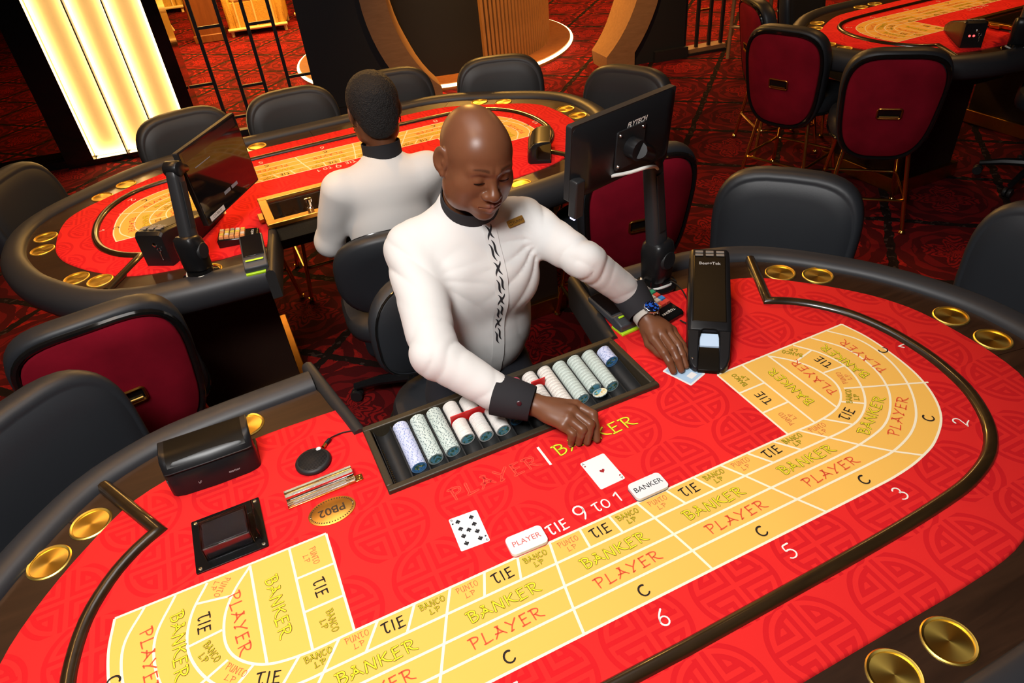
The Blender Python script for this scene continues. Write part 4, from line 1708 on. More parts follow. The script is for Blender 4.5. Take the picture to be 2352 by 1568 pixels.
M['smoked'] = mat('visor_gloss', (0.008, 0.006, 0.004), .34, spec=.10)
M['white_soft'] = mat('soft_white_print', (0.45, 0.45, 0.45), .5)
uv = make_uv()
uv.location = (-.700, .415, H)
uv.rotation_euler = (0, 0, math.radians(-1))
tag(uv, 'glossy black counterfeit detector with white lettering, left on the near table', 'detector', 'counterfeit detectors')
uv2 = copy_tree(uv)
uv2.location = (.80, 1.675, H)
uv2.rotation_euler = (0, 0, math.pi + math.radians(62))
tag(uv2, 'glossy black counterfeit detector on the right end of the middle table', 'detector', 'counterfeit detectors')

# microphone puck
mic = thing('microphone_puck', (-.487, .318, H), 0, 'round black microphone puck with cable on the near table', 'microphone')
mb = MB()
mb.lathe([(0, 0), (.040, 0), (.042, .003), (.042, .007), (.039, .011), (.036, .0125), (0, .0135)], 40)
mb.build('puck', M['plastic_matt'], mic, angle=50)
mb = MB()
for k in range(-8, 9):
    L_ = math.sqrt(max(0, .034 ** 2 - (.0042 * k) ** 2))
    mb.box((0, .0042 * k, .0134), (2 * L_, .0012, .0010))
gr = mb.build('grille', M['plastic'], mic, smooth=False)
gr['kind'] = 'stuff'
mb = MB()
mb.lathe([(0, .0125), (.006, .0125), (.006, .0138), (0, .014)], 16, (.020, .027, 0))
mb.build('badge', M['white'], mic)
mb = MB()
mb.tube([(.031, .033, .007), (.039, .042, .007)], .0045, 10)
mb.build('plug', M['brass'], mic)
mb = MB()
mb.tube(catmull([(.039, .042, .007), (.054, .055, .007), (.062, .060, .005), (.085, .064, .003), (.112, .058, .003), (.134, .054, .004)], 5), [.0045] * 5 + [.0018] * 21, 8)
mb.build('cable', M['cable_black'], mic)


# ------------------------------------------------------------------ card shoe
def make_shoe():
    t = thing('card_shoe')
    # local +x runs from the nose to the tail
    def ring(x, w, z0, z1, r=.008):
        return [(x, -w, z0), (x, w, z0), (x, w, z1 - r), (x, w - r * .7, z1 - r * .25), (x, w - r * 1.6, z1), (x, -w + r * 1.6, z1), (x, -w + r * .7, z1 - r * .25), (x, -w, z1 - r)]
    mb = MB()
    mb.loft([ring(.104, .0555, .0, .060), ring(.112, .0560, 0, .067), ring(.20, .0565, 0, .088), ring(.37, .0560, 0, .128), ring(.402, .0545, 0, .131), ring(.415, .051, .0, .122)])
    body = mb.build('shoe_body', M['plastic'], t, angle=35)
    mb = MB()
    def zt(x):
        return .067 + (x - .112) * (.128 - .067) / (.37 - .112)
    mb.loft([[(x, -.043, zt(x) + .0015), (x, .043, zt(x) + .0015), (x, .046, zt(x) - .003), (x, -.046, zt(x) - .003)] for x in (.125, .25, .372)])
    lid = mb.build('gloss_lid', M['smoked'], t, angle=30, bevel=.002)
    # nose: two cheeks, a ramp and the mouth
    for s in (-1, 1):
        mb = MB()
        mb.loft([[(x, s * a, z0), (x, s * b_, z0), (x, s * b_, z1), (x, s * a, z1)] for x, a, b_, z0, z1 in ((-.002, .026, .036, 0, .014), (.010, .026, .046, 0, .022), (.03, .026, .052, 0, .030), (.104, .024, .0555, 0, .060))])
        mb.build('cheek', M['plastic'], t, bevel=.004, angle=35)
    mb = MB()
    mb.loft([[(x, -.027, 0), (x, .027, 0), (x, .027, z), (x, -.027, z)] for x, z in ((-.004, .010), (.006, .016), (.066, .032))])
    mb.build('ramp', M['smoked'], t, bevel=.002)
    mb = MB()
    mb.loft([[(x, -.0262, z - .010), (x, .0262, z - .010), (x, .0262, z), (x, -.0262, z)] for x, z in ((.067, .035), (.100, .050))])
    mb.build('top_card', M['card_blue2'], t)
    mb = MB()
    mb.tube(catmull([(.062, -.027, .040), (.085, -.026, .050), (.103, -.018, .060), (.105, 0, .061), (.103, .018, .060), (.085, .026, .050), (.062, .027, .040)], 5), .0022, 6)
    mb.build('mouth_rim', M['gloss_black'], t)
    mb = MB()
    mb.lathe([(0, 0), (.003, 0), (.003, .002), (0, .003)], 10, (.020, .040, .0275))
    mb.build('screw', M['steel'], t)
    for ix in range(2):
        for iy in range(3):
            mb = MB()
            mb.box((.378 + .0145 * ix - .008, (iy - 1) * .029, .1315 + .0015 * ix), (.010, .022, .003))
            mb.build('button', M['button_grey'], t, bevel=.0008)
    text_obj('shoe_lettering', 'Bee   Tek', .0150, M['white_soft'], t, Matrix.Translation((.338, 0, zt(.338) + .0022)) @ Matrix.Rotation(math.radians(-13.3), 4, 'Y') @ Matrix.Rotation(math.radians(-90), 4, 'Z'), .0001, bold=.0002)
    mb = MB()
    for a in (30, 150, 210, 330):
        mb.lathe([(.0022, 0), (.0030, 0), (.0030, .0004), (.0022, .0004)], 10, (.338 + .0034 * math.sin(math.radians(a)), .0008 + .0042 * math.cos(math.radians(a)), zt(.338) + .0022), closed=True)
    mb.build('shoe_emblem', M['white_soft'], t)
    mb = MB()
    mb.lathe([(0, 0), (.009, 0), (.009, .006), (.006, .008), (0, .008)], 16, (.409, .012, .085), Matrix.Rotation(math.radians(82), 3, 'Y'))
    lk = mb.build('lock', M['chrome'], t)
    mb = MB()
    mb.tube([(.420, .026 + .007 * math.cos(a), .068 + .007 * math.sin(a)) for a in np.linspace(0, 6.28, 15)[:-1]], .0012, 6, closed=True)
    mb.tube([(.420, .026, .060), (.421, .027, .028)], .0022, 6)
    mb.build('keys', M['chrome'], lk)
    for k in range(3):
        mb = MB()
        mb.box((.4115, (k - 1) * .024, .114), (.003, .014, .008))
        mb.build('rear_button', M['button_grey'], t, bevel=.0006)
    return t


M['card_blue2'] = mat('shoe_card', (0.52, 0.68, 0.88), .4)
M['button_grey'] = mat('button_grey', (0.22, 0.20, 0.18), .4)
shoe = make_shoe()
shoe.location = (.493, .117, H + .0008)
shoe.rotation_euler = (0, 0, math.radians(53.2))
tag(shoe, 'long black card shoe with pale card showing, on the near table', 'card shoe', 'card shoes')
shoe2 = copy_tree(shoe)
shoe2.location = (-.555, 1.935, H + .0008)
shoe2.rotation_euler = (0, 0, math.pi + math.radians(57))
tag(shoe2, 'black card shoe with keys hanging in its lock, on the middle table', 'card shoe', 'card shoes')
shoe3 = copy_tree(shoe)
shoe3.location = (3.61, 1.90, H + .0008)
shoe3.rotation_euler = (0, 0, math.pi + math.radians(50))
tag(shoe3, 'black card shoe with red indicator lights on the far right table', 'card shoe', 'card shoes')
M['red_light'] = mat('red_indicator', (0.6, 0.02, 0.02), .4, emit=(1.0, 0.05, 0.05), es=4.0)
for k in (-1, 1):
    mb = MB()
    mb.lathe([(0, 0), (.006, 0), (.005, .004), (0, .006)], 10, (.414, .010 * k - .01, .06), Matrix.Rotation(math.radians(85), 3, 'Y'))
    mb.build('indicator', M['red_light'], shoe3)


# ------------------------------------------------------------------ keypad, card reader
KEYC = {'r': (0.62, .06, .04), 'o': (0.70, .28, .10), 'w': (.62, .56, .50), 'y': (.66, .50, .06), 'g': (.04, .30, .14), 'b': (.05, .22, .55), 't': (.46, .26, .14), 'k': (.20, .18, .17)}
KM = {k: mat('key_' + k, v, .35) for k, v in KEYC.items()}


def make_keypad(rows, label, word):
    t = thing('keypad')
    mb = MB()
    mb.loft([[(-.041, y, 0), (.041, y, 0), (.041, y, z), (-.041, y, z)] for y, z in ((-.074, .014), (-.066, .020), (.066, .034), (.072, .028))])
    mb.build('keypad_body', M['gloss_black'], t, bevel=.003)
    for j_, row in enumerate(rows):
        for i_, ch in enumerate(row):
            y = .056 - j_ * .0185
            z = .020 + (y + .066) * .106
            mb = MB()
            mb.loft([[(sx * w, sy * w2, zz) for sx, sy in ((-1, -1), (1, -1), (1, 1), (-1, 1))] for w, w2, zz in ((.0082, .0080, 0), (.0080, .0078, .006), (.0070, .0068, .009))])
            o = mb.build('key', KM[ch], t, loc=((i_ - 1.5) * .0185, y, z), rot=(math.atan(.106), 0, 0))
    text_obj('keypad_lettering', word, .0115, M['white_print'], t, Matrix.Translation((0, -.052, .0232)) @ Matrix.Rotation(math.atan(.106), 4, 'X') @ Matrix.Rotation(math.pi, 4, 'Z'), .0001)
    tag(t, label, 'keypad', 'dealer keypads')
    return t


kp = make_keypad(['ttwk', 'otyg', 'otwr', 'towb', 'rorr'], 'black keypad with coloured keys beside the dealer\'s watch', 'TCSJOHN')
kp.location = (.536, .418, H)
kp.rotation_euler = (0, 0, math.radians(13))
kp2 = make_keypad(['oyow', 'owyo', 'otyk', 'ooyw', 'owoy'], 'black keypad with orange and beige keys on the middle table', 'TCSJOHN')
kp2.location = (-.495, 1.625, H)
kp2.rotation_euler = (0, 0, math.radians(80))
mb = MB()
mb.tube(catmull([(.560, .330, H + .012), (.575, .310, H + .006), (.600, .330, H + .004), (.640, .40, H + .004), (.660, .46, H + .01), (.655, .505, H + .016), (.630, .520, H + .010)], 6), .0022, 8)
tag(mb.build('keypad_cable', M['cable_black'], None), 'thin black cable looping from the keypad to the monitor base', 'cable')


def make_reader(label):
    t = thing('card_reader')
    mb = MB()
    mb.loft([[(-.040, y, z0), (.040, y, z0), (.040, y, z1), (-.040, y, z1)] for y, z0, z1 in ((-.075, .006, .030), (-.040, .006, .042), (-.030, .012, .036), (.085, .030, .046))])
    mb.build('reader_body', M['grey_plastic'], t, bevel=.004)
    mb = MB()
    mb.loft([[(-.035, y, z), (.035, y, z), (.035, y, z + .002), (-.035, y, z + .002)] for y, z in ((-.022, .0375), (.080, .046))])
    mb.build('reader_screen', M['screen'], t, bevel=.0006)
    mb = MB()
    mb.loft([[(-.040, y, 0), (.040, y, 0), (.040, y, z1), (-.040, y, z1)] for y, z1 in ((-.082, .009), (-.060, .012), (-.030, .008))])
    mb.build('lime_foot', M['lime'], t, bevel=.002)
    mb = MB()
    mb.box((0, -.050, .0425), (.060, .006, .0015), Matrix.Rotation(math.radians(18), 3, 'X'))
    mb.build('lime_stripe', M['lime'], t)
    mb = MB()
    mb.box((0, .02, .010), (.05, .10, .012))
    mb.build('stand_foot', M['grey_plastic'], t, bevel=.003)
    tag(t, label, 'card reader', 'card readers with lime trim')
    return t


rd1 = make_reader('grey card reader with lime green foot under the dealer\'s cuff')
rd1.location = (.424, .445, H)
rd1.rotation_euler = (0, 0, math.radians(5))
rd2 = make_reader('grey card reader with lime stripe at the corner of the middle table')
rd2.location = (-.462, 1.405, H + .014)
rd2.rotation_euler = (math.radians(14), 0, math.radians(-6))


# ------------------------------------------------------------------ monitors on arms
def make_monitor(name, base, top, ctr, ang, tilt, W_, L_, front, label, txt):
    """ang: heading of the screen's width; front=+1 when the back faces the camera"""
    t = thing(name, (base[0], base[1], H), 0, label, 'monitor', 'monitors on arms')
    B = Vector((base[0], base[1], H))
    def l(p_):
        return Vector((p_[0], p_[1], p_[2] + H)) - B
    mb = MB()
    mb.lathe([(0, 0), (.062, 0), (.062, .006), (.045, .014), (.042, .03), (0, .03)], 28)
    mb.build('arm_base', M['gloss_black'], t, angle=50)
    T_ = l(top)
    lowj = Vector((0, 0, .095))
    d = (T_ - lowj)
    u = d.normalized()
    side = Vector((math.cos(ang), math.sin(ang), 0))
    side = (side - u * side.dot(u)).normalized()
    fw = u.cross(side)
    def ringf(p_, a, b_, n=16):
        return [p_ + side * (a * math.copysign(abs(math.cos(2 * math.pi * k / n)) ** .6, math.cos(2 * math.pi * k / n))) + fw * (b_ * math.copysign(abs(math.sin(2 * math.pi * k / n)) ** .6, math.sin(2 * math.pi * k / n))) for k in range(n)]
    mb = MB()
    mb.loft([ringf(Vector((0, 0, z)), a, b_) for z, a, b_ in ((.020, .030, .030), (.030, .040, .040), (.12, .042, .044), (.145, .038, .040), (.155, .028, .030))])
    mb.build('lower_housing', M['plastic'], t, angle=50)
    mb = MB()
    disc = Matrix((side, u, -fw)).transposed() if True else None
    mb.lathe([(0, 0), (.026, 0), (.028, .002), (.030, .008)], 24, Vector((0, 0, .098)) + fw * (.046 if fw.y < 0 else -.046), Matrix((side, u, (fw if fw.y < 0 else -fw))).transposed().to_3x3() @ Matrix.Scale(-1, 3, (0, 0, 1)))
    mb.build('pivot_cap', M['plastic_matt'], t)
    mb = MB()
    mb.loft([ringf(lowj + d * f_, a, b_) for f_, a, b_ in ((.10, .030, .026), (.25, .029, .024), (.9, .027, .022), (.97, .026, .021), (1.0, .020, .016))])
    mb.build('arm', M['arm_grey'], t, angle=50)
    mb = MB()
    mb.loft([ringf(lowj + d * f_ + (fw if fw.y < 0 else -fw) * .0245, .014, .002) for f_ in (.3, .85)])
    mb.build('arm_channel', M['plastic_matt'], t)
    mb = MB()
    Rj = Matrix((side, u, fw)).transposed()
    mb.lathe([(0, -.026), (.022, -.026), (.026, -.022), (.026, .022), (.022, .026), (0, .026)], 24, T_, Rj)
    mb.build('upper_pivot', M['plastic'], t, angle=50)
    # screen panel frame
    wv = Vector((math.cos(ang), math.sin(ang), 0))
    nb = Vector((math.sin(ang), -math.cos(ang), 0)) * front        # direction the back looks when front=1
    up = (Vector((0, 0, 1)) * math.cos(tilt) + nb * math.sin(tilt))
    nn = (nb * math.cos(tilt) - Vector((0, 0, 1)) * math.sin(tilt))
    Cn = l(ctr)
    def pnt(x, y, z):      # x width, y up, z out of the back
        return Cn + wv * x + up * y + nn * z
    def slab(mb_, w, h, z0, z1, r, w2=None, h2=None):
        o1 = rrect(w, h, r)
        o2 = rrect(w2 or w, h2 or h, r)
        mb_.loft([[pnt(x, y, z0) for x, y in o1], [pnt(x, y, z1) for x, y in o2]])
    mb = MB()
    slab(mb, W_, L_, -.012, .006, .006)
    scr = mb.build('monitor_case', M['plastic_matt'], t, bevel=.002)
    mb = MB()
    slab(mb, W_ * .985, L_ * .97, .006, .026, .02, W_ * .80, L_ * .72)
    mb.build('rear_cover', M['plastic'], scr, bevel=.003)
    mb = MB()
    slab(mb, W_ - .012, L_ - .012, -.0135, -.012, .004)
    mb.build('screen_glass', M['screen'], scr)
    mb = MB()
    slab(mb, .10, .10, .026, .030, .006)
    vp = mb.build('mount_plate', M['plastic_matt'], t)
    for sx in (-1, 1):
        for sy in (-1, 1):
            mb = MB()
            mb.lathe([(0, 0), (.0045, 0), (.003, .003), (0, .0035)], 10, pnt(sx * .04, sy * .04, .030), Matrix((wv, up, nn)).transposed())
            mb.build('bolt', M['steel'], vp)
    mb = MB()
    mb.tube([pnt(0, 0, .028), pnt(0, 0, .060)], .026, 16)
    mb.build('swivel', M['plastic'], t, angle=40)
    mb = MB()
    mb.tube([pnt(0, 0, .058), (pnt(0, 0, .07) + T_) / 2 + Vector((0, 0, .004)), T_], .020, 12)
    mb.build('link', M['plastic'], t, angle=40)
    mb = MB()
    mb.lathe([(0, 0), (.006, 0), (.005, .004), (0, .005)], 12, (pnt(0, 0, .06) + T_) / 2 + Vector((0, 0, .022)))
    mb.build('link_bolt', M['steel'], t)
    mb = MB()
    mb.tube(catmull([pnt(-.055, -.062, .024), pnt(-.02, -.055, .050), pnt(.02, -.045, .075), T_ + Vector((0, 0, -.03)) + nn * .02, T_ + u * -.09 + nn * .022], 6), .0045, 8)
    mb.build('cable', M['cable_white'], t)
    mb = MB()
    cb = [(.045 * math.cos(a), .045 * math.sin(a), .012 + .004 * math.sin(3 * a)) for a in np.linspace(.4, 5.4, 22)]
    mb.tube(cb, .0045, 8)
    mb.build('cable_loop', M['cable_white'], t)
    Rt = Matrix((wv * (-1 if front < 0 else 1), up, nn)).transposed().to_4x4() if front > 0 else Matrix((wv, up, -nn)).transposed().to_4x4()
    if front > 0:
        text_obj('monitor_lettering', 'FLYTECH', .017, M['white_print'], t, Matrix.Translation(pnt(.02, L_ * .29, .0262)) @ Rt, .0001, shear=.3, bold=.0005)
        mb = MB()
        mb.box((0, 0, 0), (.03, .026, .10))
        ad = mb.build('power_brick', M['plastic_matt'], t, bevel=.004)
        ad.matrix_local = Matrix.Translation(pnt(-W_ * .47, -L_ * .42, .022)) @ Rt @ Matrix.Rotation(math.radians(90), 4, 'X')
        M['led_blue'] = mat('blue_led', (.3, .3, 1), .4, emit=(.45, .45, 1.0), es=6)
        mb = MB()
        mb.box((0, 0, 0), (.005, .004, .014))
        ld = mb.build('status_led', M['led_blue'], ad)
        ld.location = (-.010, -.0, .052)
        ld.rotation_euler = (math.radians(90), 0, 0)
    else:
        def dec(w, h, x, y, m_, nm):
            mb_ = MB()
            mb_.loft([[pnt(x + sx * w / 2, y + sy * h / 2, z) for sx, sy in ((-1, -1), (1, -1), (1, 1), (-1, 1))] for z in (-.0138, -.0134)])
            return mb_.build(nm, m_, t, smooth=False)
        fl = Matrix((wv, up, -nn)).transposed().to_4x4()
        dec(.10, .018, -W_ * .31, -L_ * .5 + .016, M['white'], 'asset_sticker')
        text_obj('sticker_code', 'CO-PBB-02', .013, M['black_print'], t, Matrix.Translation(pnt(-W_ * .31, -L_ * .5 + .016, -.0139)) @ fl, .0)
        text_obj('screen_word', 'LOGIN', .014, M['screen_text'], t, Matrix.Translation(pnt(-.01, L_ * .40, -.0137)) @ fl, .0)
        for x in (-.02, .035):
            dec(.045, .012, x, -L_ * .30, M['screen_key'], 'screen_button')
        dec(.10, .003, -.09, L_ * .22, M['screen_key'], 'screen_field')
        dec(W_ * .9, .03, 0, L_ * .40, M['screen_bar'], 'screen_bar')
    return t


M['screen_text'] = mat('screen_text', (0.3, 0.25, 0.05), .4, emit=(.5, .4, .05), es=.5)
M['screen_key'] = mat('screen_key', (.08, .08, .09), .3, emit=(.3, .3, .3), es=.25)
M['screen_bar'] = mat('screen_bar', (.02, .006, .005), .1, emit=(.2, .05, .04), es=.06)
mon = make_monitor('monitor_arm', (.622, .535), (.600, .548, .412), (.447, .463, .512), math.radians(15), math.radians(6), .364, .192, 1,
                   'black monitor seen from behind on a charcoal arm at the near table', 'x')
mon2 = make_monitor('monitor_arm', (-.650, 1.425), (-.612, 1.490, .360), (-.482, 1.722, .250), math.radians(56), math.radians(3), .40, .272, -1,
                    'black touch screen on an arm facing the camera on the middle table', 'x')
mon3 = make_monitor('monitor_arm', (3.47, 1.425), (3.52, 1.45, .40), (3.62, 1.60, .36), math.radians(40), math.radians(15), .364, .215, -1,
                    'dark monitor arm standing on the far right table', 'x')

# ------------------------------------------------------------------ people: distance fields meshed with surface nets
def surface_nets(fn, lo, hi, h):
    lo = np.array(lo, np.float32)
    n = np.ceil((np.array(hi) - lo) / h).astype(int) + 1
    ax = [lo[i] + h * np.arange(n[i], dtype=np.float32) for i in range(3)]
    G = np.meshgrid(*ax, indexing='ij')
    V = fn(*G).astype(np.float32)
    ins = V < 0
    s = ins[:-1, :-1, :-1].astype(np.int8)
    tot = np.zeros_like(s)
    for dx in (0, 1):
        for dy in (0, 1):
            for dz in (0, 1):
                tot += ins[dx:n[0] - 1 + dx, dy:n[1] - 1 + dy, dz:n[2] - 1 + dz]
    act = (tot > 0) & (tot < 8)
    idx = np.full(act.shape, -1, np.int64)
    I, J, K = np.nonzero(act)
    idx[I, J, K] = np.arange(len(I))
    acc = np.zeros((len(I), 3), np.float32)
    cnt = np.zeros(len(I), np.float32)
    cs = [(a, b, c) for a in (0, 1) for b in (0, 1) for c in (0, 1)]
    for a in cs:
        for axis in range(3):
            if a[axis]:
                continue
            b = list(a)
            b[axis] = 1
            va = V[I + a[0], J + a[1], K + a[2]]
            vb = V[I + b[0], J + b[1], K + b[2]]
            m_ = (va < 0) != (vb < 0)
            t = np.where(m_, va / np.where(m_, va - vb, 1), 0)
            p_ = np.zeros((len(I), 3), np.float32)
            for q in range(3):
                p_[:, q] = a[q]
            p_[:, axis] += t
            acc += p_ * m_[:, None]
            cnt += m_
    P = (acc / cnt[:, None] + np.stack([I, J, K], 1)) * h + lo
    F = []
    for axis in range(3):
        sl0 = [slice(None)] * 3
        sl1 = [slice(None)] * 3
        sl0[axis] = slice(0, -1)
        sl1[axis] = slice(1, None)
        ch = ins[tuple(sl0)] != ins[tuple(sl1)]
        e = np.nonzero(ch)
        o1, o2 = [(1, 2), (2, 0), (0, 1)][axis]
        E_ = np.stack(e, 1)
        ok = (E_[:, o1] > 0) & (E_[:, o2] > 0) & (E_[:, o1] < n[o1] - 1) & (E_[:, o2] < n[o2] - 1)
        E_ = E_[ok]
        def cell(d1, d2):
            c_ = E_.copy()
            c_[:, o1] -= d1
            c_[:, o2] -= d2
            return idx[c_[:, 0], c_[:, 1], c_[:, 2]]
        q = np.stack([cell(1, 1), cell(0, 1), cell(0, 0), cell(1, 0)], 1)
        inside0 = ins[E_[:, 0], E_[:, 1], E_[:, 2]]
        q[~inside0] = q[~inside0][:, ::-1]
        F.append(q)
    F = np.concatenate(F)
    F = F[(F >= 0).all(1)]
    return P, F


def smin(a, b, k):
    h = np.clip(.5 + .5 * (b - a) / k, 0, 1)
    return b + (a - b) * h - k * h * (1 - h)


def smax(a, b, k):
    return -smin(-a, -b, k)


def ell(x, y, z, c, r):
    px, py, pz = (x - c[0]), (y - c[1]), (z - c[2])
    k0 = np.sqrt((px / r[0]) ** 2 + (py / r[1]) ** 2 + (pz / r[2]) ** 2)
    k1 = np.sqrt((px / r[0] ** 2) ** 2 + (py / r[1] ** 2) ** 2 + (pz / r[2] ** 2) ** 2) + 1e-6
    return k0 * (k0 - 1) / k1


def cap(x, y, z, a, b, ra, rb, ret_t=False):
    a = np.array(a, float)
    b = np.array(b, float)
    d = b - a
    L2 = float(d @ d)
    t = np.clip(((x - a[0]) * d[0] + (y - a[1]) * d[1] + (z - a[2]) * d[2]) / L2, 0, 1)
    dist = np.sqrt((x - a[0] - t * d[0]) ** 2 + (y - a[1] - t * d[1]) ** 2 + (z - a[2] - t * d[2]) ** 2) - (ra + t * (rb - ra))
    return (dist, t) if ret_t else dist


def np_mesh(name, P, F, mats, parent=None, midx=None):
    me = bpy.data.meshes.new(name)
    me.vertices.add(len(P))
    me.vertices.foreach_set('co', np.asarray(P, np.float32).ravel())
    me.loops.add(F.size)
    me.loops.foreach_set('vertex_index', F.astype(np.int32).ravel())
    me.polygons.add(len(F))
    me.polygons.foreach_set('loop_start', np.arange(0, F.size, 4, dtype=np.int32))
    for m_ in (mats if isinstance(mats, list) else [mats]):
        me.materials.append(m_)
    me.update(calc_edges=True)
    if midx is not None:
        for nm, k_ in (('lip', 0), ('brow', 1)):
            at = me.attributes.new(nm, 'FLOAT', 'POINT')
            at.data.foreach_set('value', midx[:, k_].astype(np.float32))
    me.validate()
    me.polygons.foreach_set('use_smooth', [True] * len(me.polygons))
    o = bpy.data.objects.new(name, me)
    COL.objects.link(o)
    o.parent = parent
    return o


def skin_mat(name, c1, c2, rough):
    m_, nt, b = new_mat(name)
    vec, x, y, z = coords(nt)
    f = noise(nt, vec, 14.0, 4)
    al = nt.nodes.new('ShaderNodeAttribute')
    al.attribute_name = 'lip'
    ab = nt.nodes.new('ShaderNodeAttribute')
    ab.attribute_name = 'brow'
    hb = noise(nt, vec, 600.0, 2)
    c = mixc(nt, X(al.outputs['Fac']) * .85, mixc(nt, f, c1, c2), (0.235, 0.095, 0.075))
    c = mixc(nt, X(ab.outputs['Fac']) * (hb * .6 + .35), c, (0.022, 0.010, 0.006))
    nt.links.new(c, b.inputs['Base Color'])
    b.inputs['Roughness'].default_value = rough
    b.inputs['Specular IOR Level'].default_value = 0.36
    b.inputs['Subsurface Weight'].default_value = 0.08
    b.inputs['Subsurface Radius'].default_value = (1.0, 0.35, 0.2)
    b.inputs['Subsurface Scale'].default_value = 0.006
    bump(nt, b, noise(nt, vec, 420.0, 3), 0.12, 0.0006)
    return m_


M['skin'] = skin_mat('dark_skin', (0.125, 0.045, 0.020), (0.190, 0.073, 0.034), 0.37)
M['nail'] = mat('fingernail', (0.36, 0.18, 0.12), 0.3)
M['eye_white'] = mat('eye_white', (0.45, 0.40, 0.36), 0.2)
M['iris'] = mat('dark_iris', (0.010, 0.006, 0.004), 0.1)
M['brow'] = mat('brow_hair', (0.020, 0.010, 0.007), 0.8)


def head_field(x, y, z, female=False):
    ax = np.abs(x)
    d = ell(x, y, z, (0, .014, .022), (.0765, .098, .088))
    d = smin(d, ell(x, y, z, (0, -.036, .022), (.064, .056, .066)), .03)
    d = smin(d, ell(x, y, z, (0, -.040, -.045), (.066, .050, .066)), .03)
    d = smin(d, ell(x, y, z, (0, -.030, -.082), (.060, .052, .040)), .025)
    d = smin(d, ell(ax, y, z, (.054, -.014, -.071), (.024, .046, .040)), .032)
    d = smin(d, ell(x, y, z, (0, -.074, -.110), (.024, .020, .018)), .025)
    d = smin(d, ell(ax, y, z, (.043, -.056, -.034), (.023, .022, .022)), .030)
    d = smin(d, cap(ax, y, z, (.010, -.090, .008), (.044, -.074, .010), .009, .008), .018)
    d = smax(d, -ell(ax, y, z, (.031, -.106, -.009), (.017, .016, .0105)), .018)
    d = smin(d, ell(ax, y, z, (.032, -.0775, -.012), (.0155, .0140, .0130)), .005)
    d = smax(d, -cap(ax, y, z, (.019, -.0935, -.0185), (.044, -.0890, -.0175), .0016, .0012), .002)
    # nose
    d = smin(d, cap(x, y, z, (0, -.086, -.002), (0, -.108, -.042), .0080, .0115), .012)
    d = smin(d, ell(x, y, z, (0, -.109, -.046), (.0140, .0125, .0115)), .010)
    d = smin(d, ell(ax, y, z, (.0155, -.0980, -.049), (.0095, .0115, .0088)), .008)
    d = smax(d, -ell(ax, y, z, (.0085, -.1080, -.0590), (.0045, .0065, .0040)), .003)
    # lips
    d = smin(d, ell(x, y, z, (0, -.0820, -.080), (.036, .0175, .022)), .014)
    d = smin(d, cap(ax, y, z, (.006, -.0990, -.0760), (.028, -.0890, -.0785), .0056, .0036), .005)
    d = smin(d, cap(ax, y, z, (.0, -.0975, -.0890), (.026, -.0890, -.0815), .0076, .0038), .005)
    d = smax(d, -cap(ax, y, z, (.0, -.1050, -.0820), (.028, -.0930, -.0788), .0015, .0012), .0022)
    # ears
    ex_ = (ax - .084) * .88 + (y - .014) * -.47
    ey_ = (ax - .084) * .47 + (y - .014) * .88
    e = ell(ex_, ey_, z, (0, 0, -.006), (.0085, .0215, .034))
    e = smax(e, -ell(ex_, ey_, z, (.0085, -.003, -.003), (.0065, .0130, .0215)), .004)
    e = smin(e, ell(ex_, ey_, z, (.003, -.010, -.008), (.004, .004, .008)), .004)
    e = smin(e, ell(ax, y, z, (.080, .006, -.038), (.0075, .009, .010)), .006)
    d = smin(d, e, .006)
    # neck
    d = smin(d, cap(x, y, z, (0, .022, -.075), (0, .018 if female else .050, -.185 if female else -.215), .050 if female else .056, .050 if female else .060), .028)
    return d


def build_head(Hc, R3, mats, female=False):
    P, F = surface_nets(lambda x, y, z: head_field(x, y, z, female), (-.105, -.135, -.24), (.105, .125, .125), .0022)
    ax_, c1, c2 = np.abs(P[:, 0]), P[:, 1], P[:, 2]
    lipd = np.minimum(cap(ax_, c1, c2, (.004, -.0985, -.0762), (.027, -.0885, -.0785), .0056, .0030), cap(ax_, c1, c2, (.0, -.0970, -.0890), (.025, -.0885, -.0815), .0076, .0032))
    lip = np.clip((.0022 - lipd) / .0018, 0, 1)
    bz = .0140 + .0045 * np.sin((ax_ - .010) / .042 * 2.6)
    bw = .0036 * (1.15 - (ax_ - .013) / .05)
    brow = np.clip((bw + .0012 - np.abs(c2 - bz)) / .0024, 0, 1) * np.clip((ax_ - .012) / .004, 0, 1) * np.clip((.051 - ax_) / .006, 0, 1) * (c1 < -.05)
    return (P @ np.array(R3).T) + np.array(Hc), F, np.stack([lip, brow], 1)


def limb_chain(x, y, z, pts, radii, k=.006):
    d = None
    for (a, b, ra, rb) in zip(pts[:-1], pts[1:], radii[:-1], radii[1:]):
        c = cap(x, y, z, a, b, ra, rb)
        d = c if d is None else smin(d, c, k)
    return d


def hand_field(x, y, z, wrist, fore, mcps, fingers, thumb, side_in):
    """mcps: 4 points; fingers: list of chains from mcp to tip; thumb chain"""
    d = cap(x, y, z, fore, wrist, .030, .0265)
    W_ = np.array(wrist)
    for i, m_ in enumerate(mcps):
        m_ = np.array(m_)
        st = W_ + (m_ - W_) * .12
        d = smin(d, cap(x, y, z, st, m_, .0185, .0140), .014)
    c = (np.mean(np.array(mcps), 0) * .55 + W_ * .45) - np.array((0, 0, .006))
    d = smin(d, ell(x, y, z, c, (.034, .034, .016)), .016)
    rs = ([.0132, .0115, .0104, .0086], [.0134, .0118, .0107, .0088], [.0130, .0113, .0103, .0084], [.0116, .0101, .0092, .0076])
    df = None
    for ch, r_ in zip(fingers, rs):
        q = limb_chain(x, y, z, ch, r_, .004)
        df = q if df is None else np.minimum(df, q)
    d = smin(d, df, .0045)
    d = smin(d, limb_chain(x, y, z, thumb, [.0155, .0130, .0115, .0090], .006), .007)
    return d


